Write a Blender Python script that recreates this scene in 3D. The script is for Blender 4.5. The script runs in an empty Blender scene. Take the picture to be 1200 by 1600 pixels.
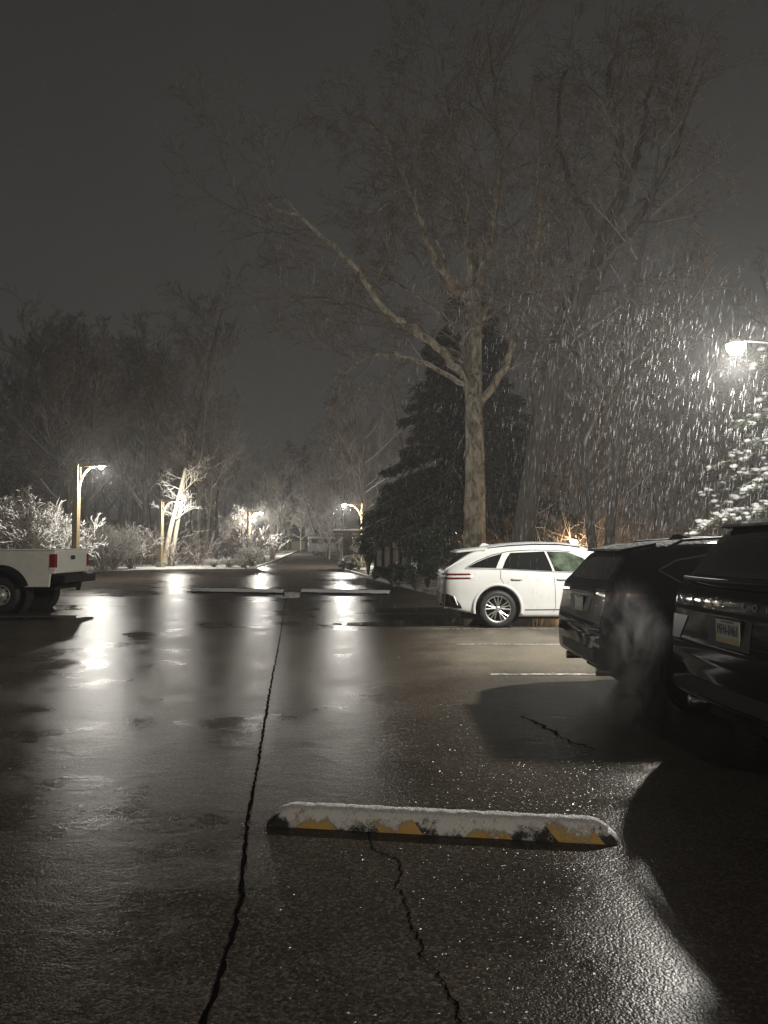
import bpy, bmesh, math, random
from mathutils import Vector, Matrix, noise as mnoise
from mathutils.bvhtree import BVHTree

SC = bpy.context.scene
COL = SC.collection
R = math.radians

# ------------------------------------------------------------------ camera
HOR, F, CAMH = 858.0, 1156.0, 1.5
TH = math.atan((HOR - 800.0) / F)
cam_d = bpy.data.cameras.new('camera')
cam = bpy.data.objects.new('camera', cam_d)
COL.objects.link(cam)
cam.location = (0, 0, CAMH)
cam.rotation_euler = (math.pi / 2 + TH, 0, 0)
cam_d.sensor_fit = 'VERTICAL'
cam_d.sensor_height = 36.0
cam_d.lens = 36.0 * F / 1600.0
cam_d.clip_start = 0.05
cam_d.clip_end = 2000
SC.camera = cam

# ------------------------------------------------------------------ sky (overcast night sky lit from below by the town)
W = bpy.data.worlds.new('World')
SC.world = W
W.use_nodes = True
nt = W.node_tree
bg = nt.nodes['Background']
tc = nt.nodes.new('ShaderNodeTexCoord')
nz = nt.nodes.new('ShaderNodeTexNoise')
nz.inputs['Scale'].default_value = 1.6
nz.inputs['Detail'].default_value = 3
rp = nt.nodes.new('ShaderNodeValToRGB')
rp.color_ramp.elements[0].position = 0.3
rp.color_ramp.elements[0].color = (0.74, 0.72, 0.68, 1)
rp.color_ramp.elements[1].position = 0.7
rp.color_ramp.elements[1].color = (1.0, 0.955, 0.88, 1)
nt.links.new(tc.outputs['Generated'], nz.inputs['Vector'])
nt.links.new(nz.outputs['Fac'], rp.inputs['Fac'])
nt.links.new(rp.outputs['Color'], bg.inputs['Color'])
sx = nt.nodes.new('ShaderNodeSeparateXYZ')      # town glow under the cloud: a little stronger low down
nt.links.new(tc.outputs['Generated'], sx.inputs[0])
mr = nt.nodes.new('ShaderNodeMapRange')
mr.inputs[1].default_value = 0.05; mr.inputs[2].default_value = 0.6
mr.inputs[3].default_value = 0.040; mr.inputs[4].default_value = 0.024
nt.links.new(sx.outputs['Z'], mr.inputs[0])
nt.links.new(mr.outputs[0], bg.inputs['Strength'])

# ------------------------------------------------------------------ exposure / render
SC.view_settings.view_transform = 'Standard'
SC.view_settings.look = 'None'
SC.view_settings.exposure = 0.35
SC.view_settings.gamma = 1.0
SC.cycles.use_denoising = True
SC.cycles.max_bounces = 6
SC.cycles.diffuse_bounces = 3
SC.cycles.glossy_bounces = 3
SC.cycles.transmission_bounces = 4
SC.cycles.volume_bounces = 0
SC.cycles.transparent_max_bounces = 8
SC.cycles.sample_clamp_indirect = 4.0
SC.cycles.caustics_reflective = False
SC.cycles.caustics_refractive = False

LAMP_COL = (1.0, 0.96, 0.88)
P_MAIN, P_POST, P_BACK = 2100.0, 1800.0, 850.0
HAZE_DENSITY = 0.0018

# ------------------------------------------------------------------ helpers
def P(px, py, Y):
    """point of the view ray through photo pixel (px, py) at depth Y"""
    u = (px - 600.0) / F
    v = (800.0 - py) / F
    dy = math.cos(TH) - math.sin(TH) * v
    dz = math.sin(TH) + math.cos(TH) * v
    s = Y / dy
    return Vector((u * s, Y, CAMH + dz * s))

def gz(Y):
    if Y < 30: return 0.0
    if Y < 120: return 0.0003 * (Y - 30) ** 2
    return 2.43 + 0.054 * (Y - 120)

class MB:
    def __init__(self):
        self.v = []; self.f = []; self.m = []
    def add(self, vs, fs, mi=0):
        b = len(self.v)
        self.v.extend(vs)
        for f in fs:
            self.f.append([b + i for i in f]); self.m.append(mi)
    def box(self, c, s, mi=0, rot=None):
        cx, cy, cz = c; hx, hy, hz = s[0] / 2, s[1] / 2, s[2] / 2
        vs = [Vector((x * hx, y * hy, z * hz)) for x in (-1, 1) for y in (-1, 1) for z in (-1, 1)]
        if rot is not None: vs = [rot @ v for v in vs]
        vs = [v + Vector(c) for v in vs]
        self.add(vs, [(0, 1, 3, 2), (4, 6, 7, 5), (0, 4, 5, 1), (2, 3, 7, 6), (0, 2, 6, 4), (1, 5, 7, 3)], mi)
    def tube(self, pts, rads, n=6, mi=0, cap=True):
        b = len(self.v)
        L = len(pts)
        t0 = (pts[-1] - pts[0])
        ref = Vector((0, 0, 1)) if abs(t0.normalized().z) < 0.8 else Vector((1, 0, 0))
        for i in range(L):
            if i == 0: t = pts[1] - pts[0]
            elif i == L - 1: t = pts[-1] - pts[-2]
            else: t = pts[i + 1] - pts[i - 1]
            a = t.cross(ref)
            if a.length < 1e-6: a = t.cross(Vector((0.3, 1, 0.2)))
            a.normalize()
            c = t.cross(a); c.normalize()
            for k in range(n):
                an = 2 * math.pi * k / n
                self.v.append(pts[i] + (a * math.cos(an) + c * math.sin(an)) * rads[i])
        for i in range(L - 1):
            for k in range(n):
                k2 = (k + 1) % n
                self.f.append([b + i * n + k, b + i * n + k2, b + (i + 1) * n + k2, b + (i + 1) * n + k]); self.m.append(mi)
        if cap and n > 3:
            self.f.append([b + k for k in range(n)][::-1]); self.m.append(mi)
            self.f.append([b + (L - 1) * n + k for k in range(n)]); self.m.append(mi)
    def lathe(self, prof, n=32, axis='Y', c=(0, 0, 0), mi=0, a0=0.0, a1=2 * math.pi):
        """prof: list of (radius, along)"""
        b = len(self.v)
        full = abs(a1 - a0 - 2 * math.pi) < 1e-6
        m = n if full else n + 1
        for (r, h) in prof:
            for k in range(m):
                an = a0 + (a1 - a0) * k / n
                x, z = r * math.cos(an), r * math.sin(an)
                if axis == 'Y': p = Vector((c[0] + x, c[1] + h, c[2] + z))
                elif axis == 'Z': p = Vector((c[0] + x, c[1] + z, c[2] + h))
                else: p = Vector((c[0] + h, c[1] + x, c[2] + z))
                self.v.append(p)
        for i in range(len(prof) - 1):
            for k in range(n):
                k2 = (k + 1) % m
                self.f.append([b + i * m + k, b + i * m + k2, b + (i + 1) * m + k2, b + (i + 1) * m + k]); self.m.append(mi)
    def prism(self, poly, h0, h1, axis='Y', mi=0):
        """poly of 2D points (x,z) extruded along axis"""
        n = len(poly)
        def mk(p, h):
            if axis == 'Y': return Vector((p[0], h, p[1]))
            if axis == 'X': return Vector((h, p[0], p[1]))
            return Vector((p[0], p[1], h))
        vs = [mk(p, h0) for p in poly] + [mk(p, h1) for p in poly]
        fs = [list(range(n))[::-1], list(range(n, 2 * n))]
        for i in range(n):
            j = (i + 1) % n
            fs.append([i, j, n + j, n + i])
        self.add(vs, fs, mi)
    def blob(self, c, r, rng, sq=(1, 1, 1), mi=0, jit=0.25):
        t = (1 + 5 ** .5) / 2
        vs = [(-1, t, 0), (1, t, 0), (-1, -t, 0), (1, -t, 0), (0, -1, t), (0, 1, t), (0, -1, -t), (0, 1, -t), (t, 0, -1), (t, 0, 1), (-t, 0, -1), (-t, 0, 1)]
        fs = [(0, 11, 5), (0, 5, 1), (0, 1, 7), (0, 7, 10), (0, 10, 11), (1, 5, 9), (5, 11, 4), (11, 10, 2), (10, 7, 6), (7, 1, 8), (3, 9, 4), (3, 4, 2), (3, 2, 6), (3, 6, 8), (3, 8, 9), (4, 9, 5), (2, 4, 11), (6, 2, 10), (8, 6, 7), (9, 8, 1)]
        out = []
        for v in vs:
            k = r / 1.9 * (1 + rng.uniform(-jit, jit))
            out.append(Vector((c[0] + v[0] * k * sq[0], c[1] + v[1] * k * sq[1], c[2] + v[2] * k * sq[2])))
        self.add(out, fs, mi)
    def leaf(self, p, d, up, L, w, mi=0):
        s = d.cross(up)
        if s.length < 1e-5: s = d.cross(Vector((1, 0.2, 0)))
        s.normalize(); s *= w * 0.5
        m = p + d * (L * 0.5)
        self.add([p, m + s, p + d * L, m - s], [(0, 1, 2, 3)], mi)
    def build(self, name, mats, parent=None, smooth=False, recalc=False):
        me = bpy.data.meshes.new(name)
        me.from_pydata([tuple(v) for v in self.v], [], self.f)
        if not isinstance(mats, (list, tuple)): mats = [mats]
        for m in mats: me.materials.append(m)
        if any(self.m): me.polygons.foreach_set('material_index', self.m)
        if recalc:
            bm = bmesh.new(); bm.from_mesh(me)
            bmesh.ops.recalc_face_normals(bm, faces=bm.faces)
            bm.to_mesh(me); bm.free()
        if smooth: me.polygons.foreach_set('use_smooth', [True] * len(me.polygons))
        me.update()
        o = bpy.data.objects.new(name, me)
        COL.objects.link(o)
        if parent is not None: o.parent = parent
        return o

def tag(o, label=None, cat=None, group=None, kind=None):
    if label: o['label'] = label
    if cat: o['category'] = cat
    if group: o['group'] = group
    if kind: o['kind'] = kind
    return o

def empty(name, loc, rz=0.0):
    o = bpy.data.objects.new(name, None)
    o.empty_display_size = 0.3
    COL.objects.link(o)
    o.location = loc
    o.rotation_euler = (0, 0, rz)
    return o

def kids(o):
    return [c for c in COL.objects if c.parent == o]

def copy_tree(o, parent=None, ch=None):
    c = o.copy(); COL.objects.link(c)
    if parent is not None: c.parent = parent
    for k in kids(o): copy_tree(k, c)
    return c

def bevel(o, w=0.01, seg=2):
    m = o.modifiers.new('bevel', 'BEVEL')
    m.width = w; m.segments = seg; m.limit_method = 'ANGLE'; m.angle_limit = R(40)
    return o

# ------------------------------------------------------------------ materials
def mat(name, col, rough=0.5, metal=0.0, spec=0.5, coat=0.0, emis=None, es=0.0):
    m = bpy.data.materials.new(name); m.use_nodes = True
    b = m.node_tree.nodes['Principled BSDF']
    b.inputs['Base Color'].default_value = (*col, 1)
    b.inputs['Roughness'].default_value = rough
    b.inputs['Metallic'].default_value = metal
    b.inputs['Specular IOR Level'].default_value = spec
    b.inputs['Coat Weight'].default_value = coat
    b.inputs['Coat Roughness'].default_value = 0.05
    if emis:
        b.inputs['Emission Color'].default_value = (*emis, 1)
        b.inputs['Emission Strength'].default_value = es
    return m

def N(m, t, **kw):
    n = m.node_tree.nodes.new(t)
    for k, v in kw.items():
        if k in n.inputs: n.inputs[k].default_value = v
        else: setattr(n, k, v)
    return n
def LK(m, a, b): m.node_tree.links.new(a, b)
def ramp(m, fac, stops):
    r = N(m, 'ShaderNodeValToRGB')
    while len(r.color_ramp.elements) < len(stops): r.color_ramp.elements.new(0.5)
    for e, (p, c) in zip(r.color_ramp.elements, stops):
        e.position = p
        e.color = (*c, 1) if isinstance(c, tuple) else (c, c, c, 1)
    LK(m, fac, r.inputs['Fac'])
    return r.outputs['Color']
def mixc(m, fac, a, b, blend='MIX'):
    n = N(m, 'ShaderNodeMix', data_type='RGBA', blend_type=blend)
    for sock, val in ((n.inputs[0], fac), (n.inputs[6], a), (n.inputs[7], b)):
        if hasattr(val, 'is_linked'): LK(m, val, sock)
        elif isinstance(val, tuple): sock.default_value = (*val, 1)
        else: sock.default_value = val
    return n.outputs[2]
def math_(m, op, a, b=0.0, c=0.0, clamp=False):
    n = N(m, 'ShaderNodeMath', operation=op, use_clamp=clamp)
    for s, v in zip(n.inputs, (a, b, c)):
        if hasattr(v, 'is_linked'): LK(m, v, s)
        else: s.default_value = v
    return n.outputs[0]
def noise(m, scale, detail=3, rough=0.55, vec=None, dist=0.0):
    n = N(m, 'ShaderNodeTexNoise', Scale=scale, Detail=detail, Roughness=rough, Distortion=dist)
    if vec is None: vec = N(m, 'ShaderNodeTexCoord').outputs['Object']
    LK(m, vec, n.inputs['Vector'])
    return n.outputs['Fac']
def bump(m, h, strength, distance, base=None):
    b = N(m, 'ShaderNodeBump', Strength=strength, Distance=distance)
    LK(m, h, b.inputs['Height'])
    if base is not None: LK(m, base, b.inputs['Normal'])
    return b.outputs['Normal']
def BS(m): return m.node_tree.nodes['Principled BSDF']

SNOW = (0.80, 0.80, 0.80)
def snow_mask(m, lo, hi, nscale=6.0, namp=0.5):
    """snow that has settled on upward faces"""
    g = N(m, 'ShaderNodeNewGeometry')
    s = N(m, 'ShaderNodeSeparateXYZ'); LK(m, g.outputs['Normal'], s.inputs[0])
    nn = noise(m, nscale, 3)
    z = math_(m, 'ADD', s.outputs['Z'], math_(m, 'MULTIPLY', math_(m, 'SUBTRACT', nn, 0.5), namp))
    mr = N(m, 'ShaderNodeMapRange'); LK(m, z, mr.inputs[0])
    mr.inputs[1].default_value = lo; mr.inputs[2].default_value = hi
    return mr.outputs[0]

def bark(name, c0, c1, snow=0.35, scale=3.0, amt=1.0, vstretch=6.0):
    m = mat(name, c0, 0.85)
    tcn = N(m, 'ShaderNodeTexCoord'); mp = N(m, 'ShaderNodeMapping')
    mp.inputs['Scale'].default_value = (1, 1, 1.0 / vstretch); LK(m, tcn.outputs['Object'], mp.inputs[0])
    n1 = noise(m, scale * 4, 4, 0.6, mp.outputs[0])
    c = ramp(m, n1, [(0.35, c0), (0.65, c1)])
    if amt > 0:
        sm = math_(m, 'MULTIPLY', snow_mask(m, snow, snow + 0.25, 2.0, 0.7), amt)
        c = mixc(m, sm, c, SNOW)
    LK(m, c, BS(m).inputs['Base Color'])
    LK(m, bump(m, n1, 0.6, 0.03), BS(m).inputs['Normal'])
    return m

M = {}
M['bark_dark'] = bark('dark bark', (0.055, 0.046, 0.037), (0.14, 0.118, 0.095), 0.55, 3.0, 0.5)
M['bark_wood'] = bark('woodland bark', (0.05, 0.042, 0.034), (0.13, 0.11, 0.09), 0.45, 3.0, 0.8)
M['twig'] = bark('snow dusted twigs', (0.11, 0.085, 0.065), (0.19, 0.155, 0.125), 0.25, 1.0, 0.75)
M['twig_red'] = bark('brown twigs', (0.14, 0.105, 0.08), (0.24, 0.19, 0.15), 0.1, 1.0, 0.75)
M['brush'] = bark('brown brush', (0.30, 0.225, 0.165), (0.5, 0.40, 0.31), 0.25, 1.0, 0.7)
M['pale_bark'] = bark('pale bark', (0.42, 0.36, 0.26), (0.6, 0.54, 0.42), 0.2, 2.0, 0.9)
# sycamore: mottled plates
m = mat('mottled plane bark', (0.2, 0.17, 0.13), 0.8)
tcn = N(m, 'ShaderNodeTexCoord'); mp = N(m, 'ShaderNodeMapping'); mp.inputs['Scale'].default_value = (1, 1, 0.45)
LK(m, tcn.outputs['Object'], mp.inputs[0])
n1 = noise(m, 4.2, 5, 0.7, mp.outputs[0], 0.8)
c = ramp(m, n1, [(0.36, (0.09, 0.075, 0.055)), (0.44, (0.22, 0.18, 0.135)), (0.53, (0.40, 0.34, 0.25)), (0.64, (0.55, 0.49, 0.38))])
c = mixc(m, math_(m, 'MULTIPLY', snow_mask(m, 0.3, 0.6, 3.0, 0.6), 0.9), c, SNOW)
LK(m, c, BS(m).inputs['Base Color']); LK(m, bump(m, n1, 0.5, 0.03), BS(m).inputs['Normal'])
M['plane_bark'] = m

def foliage(name, c0, c1, lo=0.55, amt=0.6, rough=0.55):
    m = mat(name, c0, rough)
    c = ramp(m, noise(m, 2.2, 3), [(0.35, c0), (0.65, c1)])
    if amt > 0: c = mixc(m, math_(m, 'MULTIPLY', snow_mask(m, lo, lo + 0.2, 3.0, 0.8), amt), c, SNOW)
    LK(m, c, BS(m).inputs['Base Color'])
    return m
M['conifer'] = foliage('conifer needles', (0.022, 0.032, 0.022), (0.05, 0.065, 0.045), 0.75, 0.30)
M['hedge'] = foliage('dark evergreen leaves', (0.04, 0.055, 0.032), (0.09, 0.11, 0.07), 0.8, 0.3, 0.4)
M['laurel'] = foliage('broad evergreen leaves', (0.045, 0.075, 0.03), (0.10, 0.14, 0.06), 0.7, 0.5, 0.4)
M['brown_leaf'] = foliage('withered brown leaves', (0.22, 0.13, 0.07), (0.36, 0.23, 0.13), 0.85, 0.3, 0.7)
m = mat('fresh snow', SNOW, 0.75)
c = ramp(m, noise(m, 160, 3, 0.8), [(0.3, (0.5, 0.5, 0.51)), (0.55, (0.86, 0.86, 0.86))]); LK(m, c, BS(m).inputs['Base Color'])
LK(m, bump(m, noise(m, 45, 5, 0.75), 0.9, 0.03), BS(m).inputs['Normal']); M['snow'] = m
M['flake'] = mat('falling snow', (0.24, 0.24, 0.24), 0.8, 0.0, 0.2)

# wet asphalt
m = mat('wet asphalt', (0.04, 0.037, 0.032), 0.3)
tcn = N(m, 'ShaderNodeTexCoord'); O = tcn.outputs['Object']
big = noise(m, 0.16, 4, 0.55, O, 0.4)
mid = noise(m, 1.1, 4, 0.6, O)
fine = noise(m, 120, 3, 0.7, O)
vor = N(m, 'ShaderNodeTexVoronoi', Scale=90.0); LK(m, O, vor.inputs['Vector'])
stone = N(m, 'ShaderNodeSeparateColor'); LK(m, vor.outputs['Color'], stone.inputs[0])
c = ramp(m, mid, [(0.3, (0.042, 0.035, 0.028)), (0.7, (0.072, 0.061, 0.049))])
c = mixc(m, 0.8, c, ramp(m, stone.outputs[0], [(0.0, 0.35), (0.7, 1.0), (1.0, 2.1)]), 'MULTIPLY')
c = mixc(m, 1.0, c, ramp(m, big, [(0.35, 0.7), (0.65, 1.2)]), 'MULTIPLY')
# right bays: rougher, and paler where lamp light is painted into the colour
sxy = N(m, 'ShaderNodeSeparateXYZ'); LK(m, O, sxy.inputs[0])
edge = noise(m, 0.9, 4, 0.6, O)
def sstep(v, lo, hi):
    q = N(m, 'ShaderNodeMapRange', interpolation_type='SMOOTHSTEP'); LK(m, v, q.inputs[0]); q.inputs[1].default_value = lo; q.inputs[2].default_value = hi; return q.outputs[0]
lit_bay = math_(m, 'MULTIPLY', sstep(math_(m, 'ADD', sxy.outputs['X'], math_(m, 'MULTIPLY', edge, 1.6)), .9, 2.2), sstep(math_(m, 'ADD', sxy.outputs['Y'], math_(m, 'MULTIPLY', edge, 1.5)), 8.8, 11.2))
lit_bay = math_(m, 'MULTIPLY', lit_bay, ramp(m, mid, [(0.3, 0.45), (0.55, 1.0)]))
c = mixc(m, lit_bay, c, mixc(m, 0.6, (0.17, 0.15, 0.115), ramp(m, stone.outputs[0], [(0.0, 0.4), (0.7, 1.0), (1.0, 1.8)]), 'MULTIPLY'))
wet = math_(m, 'ADD', math_(m, 'MULTIPLY', big, 0.65), math_(m, 'MULTIPLY', mid, 0.35))
rr = ramp(m, wet, [(0.36, 0.16), (0.45, 0.28), (0.62, 0.38)])
rr = mixc(m, lit_bay, rr, (0.45, 0.45, 0.45))
dry = ramp(m, wet, [(0.36, 0.15), (0.50, 1.0)])
mpr = N(m, 'ShaderNodeMapping'); mpr.inputs['Scale'].default_value = (0.55, 1.0, 1.0); LK(m, O, mpr.inputs[0])
ripple = noise(m, 6.0, 4, 0.65, mpr.outputs[0], 0.8)
nb = bump(m, ripple, 0.4, 0.012)
bb = N(m, 'ShaderNodeBump', Distance=0.0011); LK(m, dry, bb.inputs['Strength'])
LK(m, math_(m, 'ADD', fine, math_(m, 'MULTIPLY', vor.outputs['Distance'], -1.2)), bb.inputs['Height']); LK(m, nb, bb.inputs['Normal'])
t_ = m.node_tree
dif = N(m, 'ShaderNodeBsdfDiffuse'); LK(m, c, dif.inputs['Color']); LK(m, bb.outputs['Normal'], dif.inputs['Normal'])
glo = N(m, 'ShaderNodeBsdfAnisotropic'); glo.distribution = 'BECKMANN'; LK(m, rr, glo.inputs['Roughness']); LK(m, bb.outputs['Normal'], glo.inputs['Normal'])
fre = N(m, 'ShaderNodeFresnel', IOR=1.33); LK(m, nb, fre.inputs['Normal'])
film = math_(m, 'MINIMUM', math_(m, 'MULTIPLY', fre.outputs[0], 0.64), 0.19)     # rough stone hides much of the film at a glancing view
# scattered wet facets that glint
geo = N(m, 'ShaderNodeNewGeometry')
v2 = N(m, 'ShaderNodeTexVoronoi', Scale=130.0); LK(m, O, v2.inputs['Vector'])
s2 = N(m, 'ShaderNodeSeparateColor'); LK(m, v2.outputs['Color'], s2.inputs[0])
tilt = N(m, 'ShaderNodeVectorMath', operation='SUBTRACT'); LK(m, v2.outputs['Color'], tilt.inputs[0]); tilt.inputs[1].default_value = (0.5, 0.5, 0.5)
sc_ = N(m, 'ShaderNodeVectorMath', operation='SCALE'); LK(m, tilt.outputs[0], sc_.inputs[0]); sc_.inputs['Scale'].default_value = 0.9
ad = N(m, 'ShaderNodeVectorMath', operation='ADD'); LK(m, geo.outputs['Normal'], ad.inputs[0]); LK(m, sc_.outputs[0], ad.inputs[1])
nm = N(m, 'ShaderNodeVectorMath', operation='NORMALIZE'); LK(m, ad.outputs[0], nm.inputs[0])
gl2 = N(m, 'ShaderNodeBsdfAnisotropic', Roughness=0.27); gl2.distribution = 'BECKMANN'; LK(m, nm.outputs[0], gl2.inputs['Normal'])
mg = N(m, 'ShaderNodeMixShader'); LK(m, math_(m, 'MULTIPLY', math_(m, 'GREATER_THAN', noise(m, 60, 2, 0.6, O), 0.56), 0.3), mg.inputs[0]); LK(m, glo.outputs[0], mg.inputs[1]); LK(m, gl2.outputs[0], mg.inputs[2])
mx = N(m, 'ShaderNodeMixShader'); LK(m, film, mx.inputs[0]); LK(m, dif.outputs[0], mx.inputs[1]); LK(m, mg.outputs[0], mx.inputs[2])
t_.nodes.remove(BS(m)); LK(m, mx.outputs[0], t_.nodes['Material Output'].inputs['Surface'])
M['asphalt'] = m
m = mat('crack filler', (0.004, 0.0038, 0.0035), 1.0, 0.0, 0.0)
LK(m, bump(m, noise(m, 60, 3), 0.8, 0.01), BS(m).inputs['Normal']); M['crack'] = m
m = mat('puddle water', (0.012, 0.012, 0.011), 0.03)
LK(m, bump(m, noise(m, 14, 2), 0.06, 0.01), BS(m).inputs['Normal']); M['puddle'] = m
m = mat('worn white line paint', (0.5, 0.49, 0.45), 0.4)
c = mixc(m, ramp(m, noise(m, 14, 4, 0.7), [(0.42, 0.0), (0.58, 1.0)]), (0.06, 0.056, 0.05), (0.55, 0.53, 0.48))
LK(m, c, BS(m).inputs['Base Color']); M['paint_line'] = m
m = mat('leaf litter with thin snow', (0.06, 0.05, 0.035), 0.9)
c = ramp(m, noise(m, 3.5, 5, 0.65), [(0.3, (0.03, 0.024, 0.017)), (0.7, (0.09, 0.07, 0.045))])
c = mixc(m, ramp(m, noise(m, 0.22, 5, 0.6), [(0.44, 0.0), (0.56, 1.0)]), c, (0.72, 0.71, 0.68))
LK(m, c, BS(m).inputs['Base Color']); LK(m, bump(m, noise(m, 5, 4), 0.7, 0.08), BS(m).inputs['Normal']); M['ground'] = m
m = mat('snowy grass', (0.6, 0.6, 0.58), 0.85)
c = ramp(m, noise(m, 2.5, 5, 0.7), [(0.36, (0.16, 0.15, 0.10)), (0.5, (0.74, 0.73, 0.70))])
LK(m, c, BS(m).inputs['Base Color']); LK(m, bump(m, noise(m, 9, 4), 0.6, 0.05), BS(m).inputs['Normal']); M['verge'] = m
m = mat('kerb concrete', (0.24, 0.23, 0.2), 0.6)
c = mixc(m, math_(m, 'MULTIPLY', snow_mask(m, 0.7, 1.1, 8.0, 0.9), 0.6), ramp(m, noise(m, 6, 4), [(0.3, (0.14, 0.13, 0.115)), (0.7, (0.28, 0.265, 0.23))]), SNOW)
LK(m, c, BS(m).inputs['Base Color']); M['kerb'] = m
m = mat('weathered timber', (0.3, 0.21, 0.09), 0.7)
tcn = N(m, 'ShaderNodeTexCoord'); mp = N(m, 'ShaderNodeMapping'); mp.inputs['Scale'].default_value = (1, 1, 0.06); LK(m, tcn.outputs['Object'], mp.inputs[0])
g1 = noise(m, 22, 4, 0.6, mp.outputs[0])
c = ramp(m, g1, [(0.3, (0.16, 0.115, 0.06)), (0.7, (0.32, 0.25, 0.14))])
c = mixc(m, math_(m, 'MULTIPLY', snow_mask(m, 0.7, 0.95, 6, 0.6), 0.9), c, SNOW)
LK(m, c, BS(m).inputs['Base Color']); LK(m, bump(m, g1, 0.4, 0.01), BS(m).inputs['Normal']); M['timber'] = m
m = mat('grey fence boards', (0.13, 0.11, 0.085), 0.75)
c = ramp(m, noise(m, 9, 4, 0.6), [(0.3, (0.09, 0.075, 0.055)), (0.7, (0.18, 0.15, 0.115))])
LK(m, c, BS(m).inputs['Base Color']); M['fence'] = m
M['lamp_metal'] = mat('lamp housing metal', (0.012, 0.012, 0.012), 0.6, 0.0, 0.2)
M['lens'] = mat('lit lamp lens', (1, 1, 1), 0.3, emis=(1.0, 0.95, 0.84), es=150)
M['lens_small'] = mat('lit small lamp', (1, 1, 1), 0.3, emis=(1.0, 0.88, 0.66), es=9)
m = mat('garland', (0.1, 0.09, 0.03), 0.7, emis=(1.0, 0.75, 0.3), es=0.0); M['garland'] = m
c = ramp(m, noise(m, 12, 3), [(0.4, (0.05, 0.07, 0.03)), (0.6, (0.4, 0.33, 0.16))]); LK(m, c, BS(m).inputs['Base Color'])
m = mat('field stone', (0.2, 0.17, 0.14), 0.8)
vo = N(m, 'ShaderNodeTexVoronoi', Scale=4.5); LK(m, N(m, 'ShaderNodeTexCoord').outputs['Object'], vo.inputs['Vector'])
c = mixc(m, 0.6, ramp(m, noise(m, 4, 3), [(0.3, (0.12, 0.09, 0.07)), (0.7, (0.3, 0.24, 0.18))]), vo.outputs['Color'], 'MULTIPLY')
LK(m, c, BS(m).inputs['Base Color']); M['stone'] = m

# car paints
def carpaint(name, col, rough, coat, snow_amt, lo, metal=0.0, dirt=0.0):
    m = mat(name, col, rough, metal, spec=0.5 if col[0] > .1 else .0, coat=coat)
    c = col
    if dirt:
        c = mixc(m, math_(m, 'MULTIPLY', ramp(m, noise(m, 2.5, 5, 0.65), [(0.4, 0.0), (0.75, 1.0)]), dirt), col, (0.32, 0.29, 0.24))
    if snow_amt > 0:
        sm = math_(m, 'MULTIPLY', snow_mask(m, lo, lo + 0.35, 26.0, 0.5), snow_amt)
        c = mixc(m, sm, c, SNOW)
        rgh = mixc(m, sm, (rough,) * 3, (0.8,) * 3); LK(m, rgh, BS(m).inputs['Roughness'])
        inv = math_(m, 'MULTIPLY', math_(m, 'SUBTRACT', 1.0, sm), coat); LK(m, inv, BS(m).inputs['Coat Weight'])
    if c is not col: LK(m, c, BS(m).inputs['Base Color'])
    # beads of melt water
    vo = N(m, 'ShaderNodeTexVoronoi', Scale=75.0); LK(m, N(m, 'ShaderNodeTexCoord').outputs['Object'], vo.inputs['Vector'])
    h = ramp(m, vo.outputs['Distance'], [(0.0, 1.0), (0.28, 0.0)])
    LK(m, bump(m, h, 0.10, 0.003), BS(m).inputs['Coat Normal'])
    return m
M['suv_white'] = carpaint('pearl white paint', (0.585, 0.595, 0.585), 0.35, 0.8, 0.85, 0.78, 0.0, 0.22)
M['black_paint'] = carpaint('wet black paint', (0.004, 0.004, 0.0045), 0.5, 0.6, 0.75, 0.9)
M['grey_paint'] = carpaint('wet dark grey paint', (0.006, 0.006, 0.0065), 0.5, 0.6, 0.12, 0.92)
M['truck_white'] = carpaint('dirty white paint', (0.70, 0.68, 0.61), 0.4, 0.5, 0.95, 0.7, 0.0, 0.3)
M['glass'] = mat('dark window glass', (0.008, 0.009, 0.009), 0.04)
M['glass_lit'] = mat('glass with painted green light', (0.12, 0.16, 0.11), 0.06)  # greenish light seen through the cabin is put into the glass colour
m = M['glass_lit']; c = ramp(m, noise(m, 3.0, 3), [(0.40, (0.012, 0.015, 0.012)), (0.65, (0.11, 0.14, 0.10))]); LK(m, c, BS(m).inputs['Base Color'])
M['black_trim'] = mat('black plastic trim', (0.008, 0.008, 0.008), 0.6, 0.0, 0.15)
M['underbody'] = mat('black underbody', (0.006, 0.006, 0.006), 0.9)
M['tyre'] = mat('wet tyre rubber', (0.014, 0.014, 0.014), 0.6)
M['chrome'] = mat('bright metal', (0.55, 0.54, 0.52), 0.22, 1.0)
M['alloy'] = mat('silver alloy', (0.5, 0.5, 0.48), 0.35, 0.9)
M['steel'] = mat('dull steel wheel', (0.48, 0.46, 0.42), 0.45, 0.6)
M['red_lens'] = mat('red tail lamp lens', (0.22, 0.006, 0.008), 0.15, coat=0.8)
M['dark_red_lens'] = mat('unlit dark red lens', (0.09, 0.004, 0.006), 0.15, coat=0.8)
M['white_lens'] = mat('reversing lamp lens', (0.7, 0.7, 0.68), 0.2)
M['plate_white'] = mat('number plate face', (0.62, 0.61, 0.56), 0.4)
M['plate_yellow'] = mat('number plate yellow band', (0.55, 0.4, 0.1), 0.4)
M['plate_ink'] = mat('number plate ink', (0.02, 0.022, 0.04), 0.5)
M['dark_chrome'] = mat('dark lettering metal', (0.06, 0.06, 0.06), 0.5, 1.0)

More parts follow.
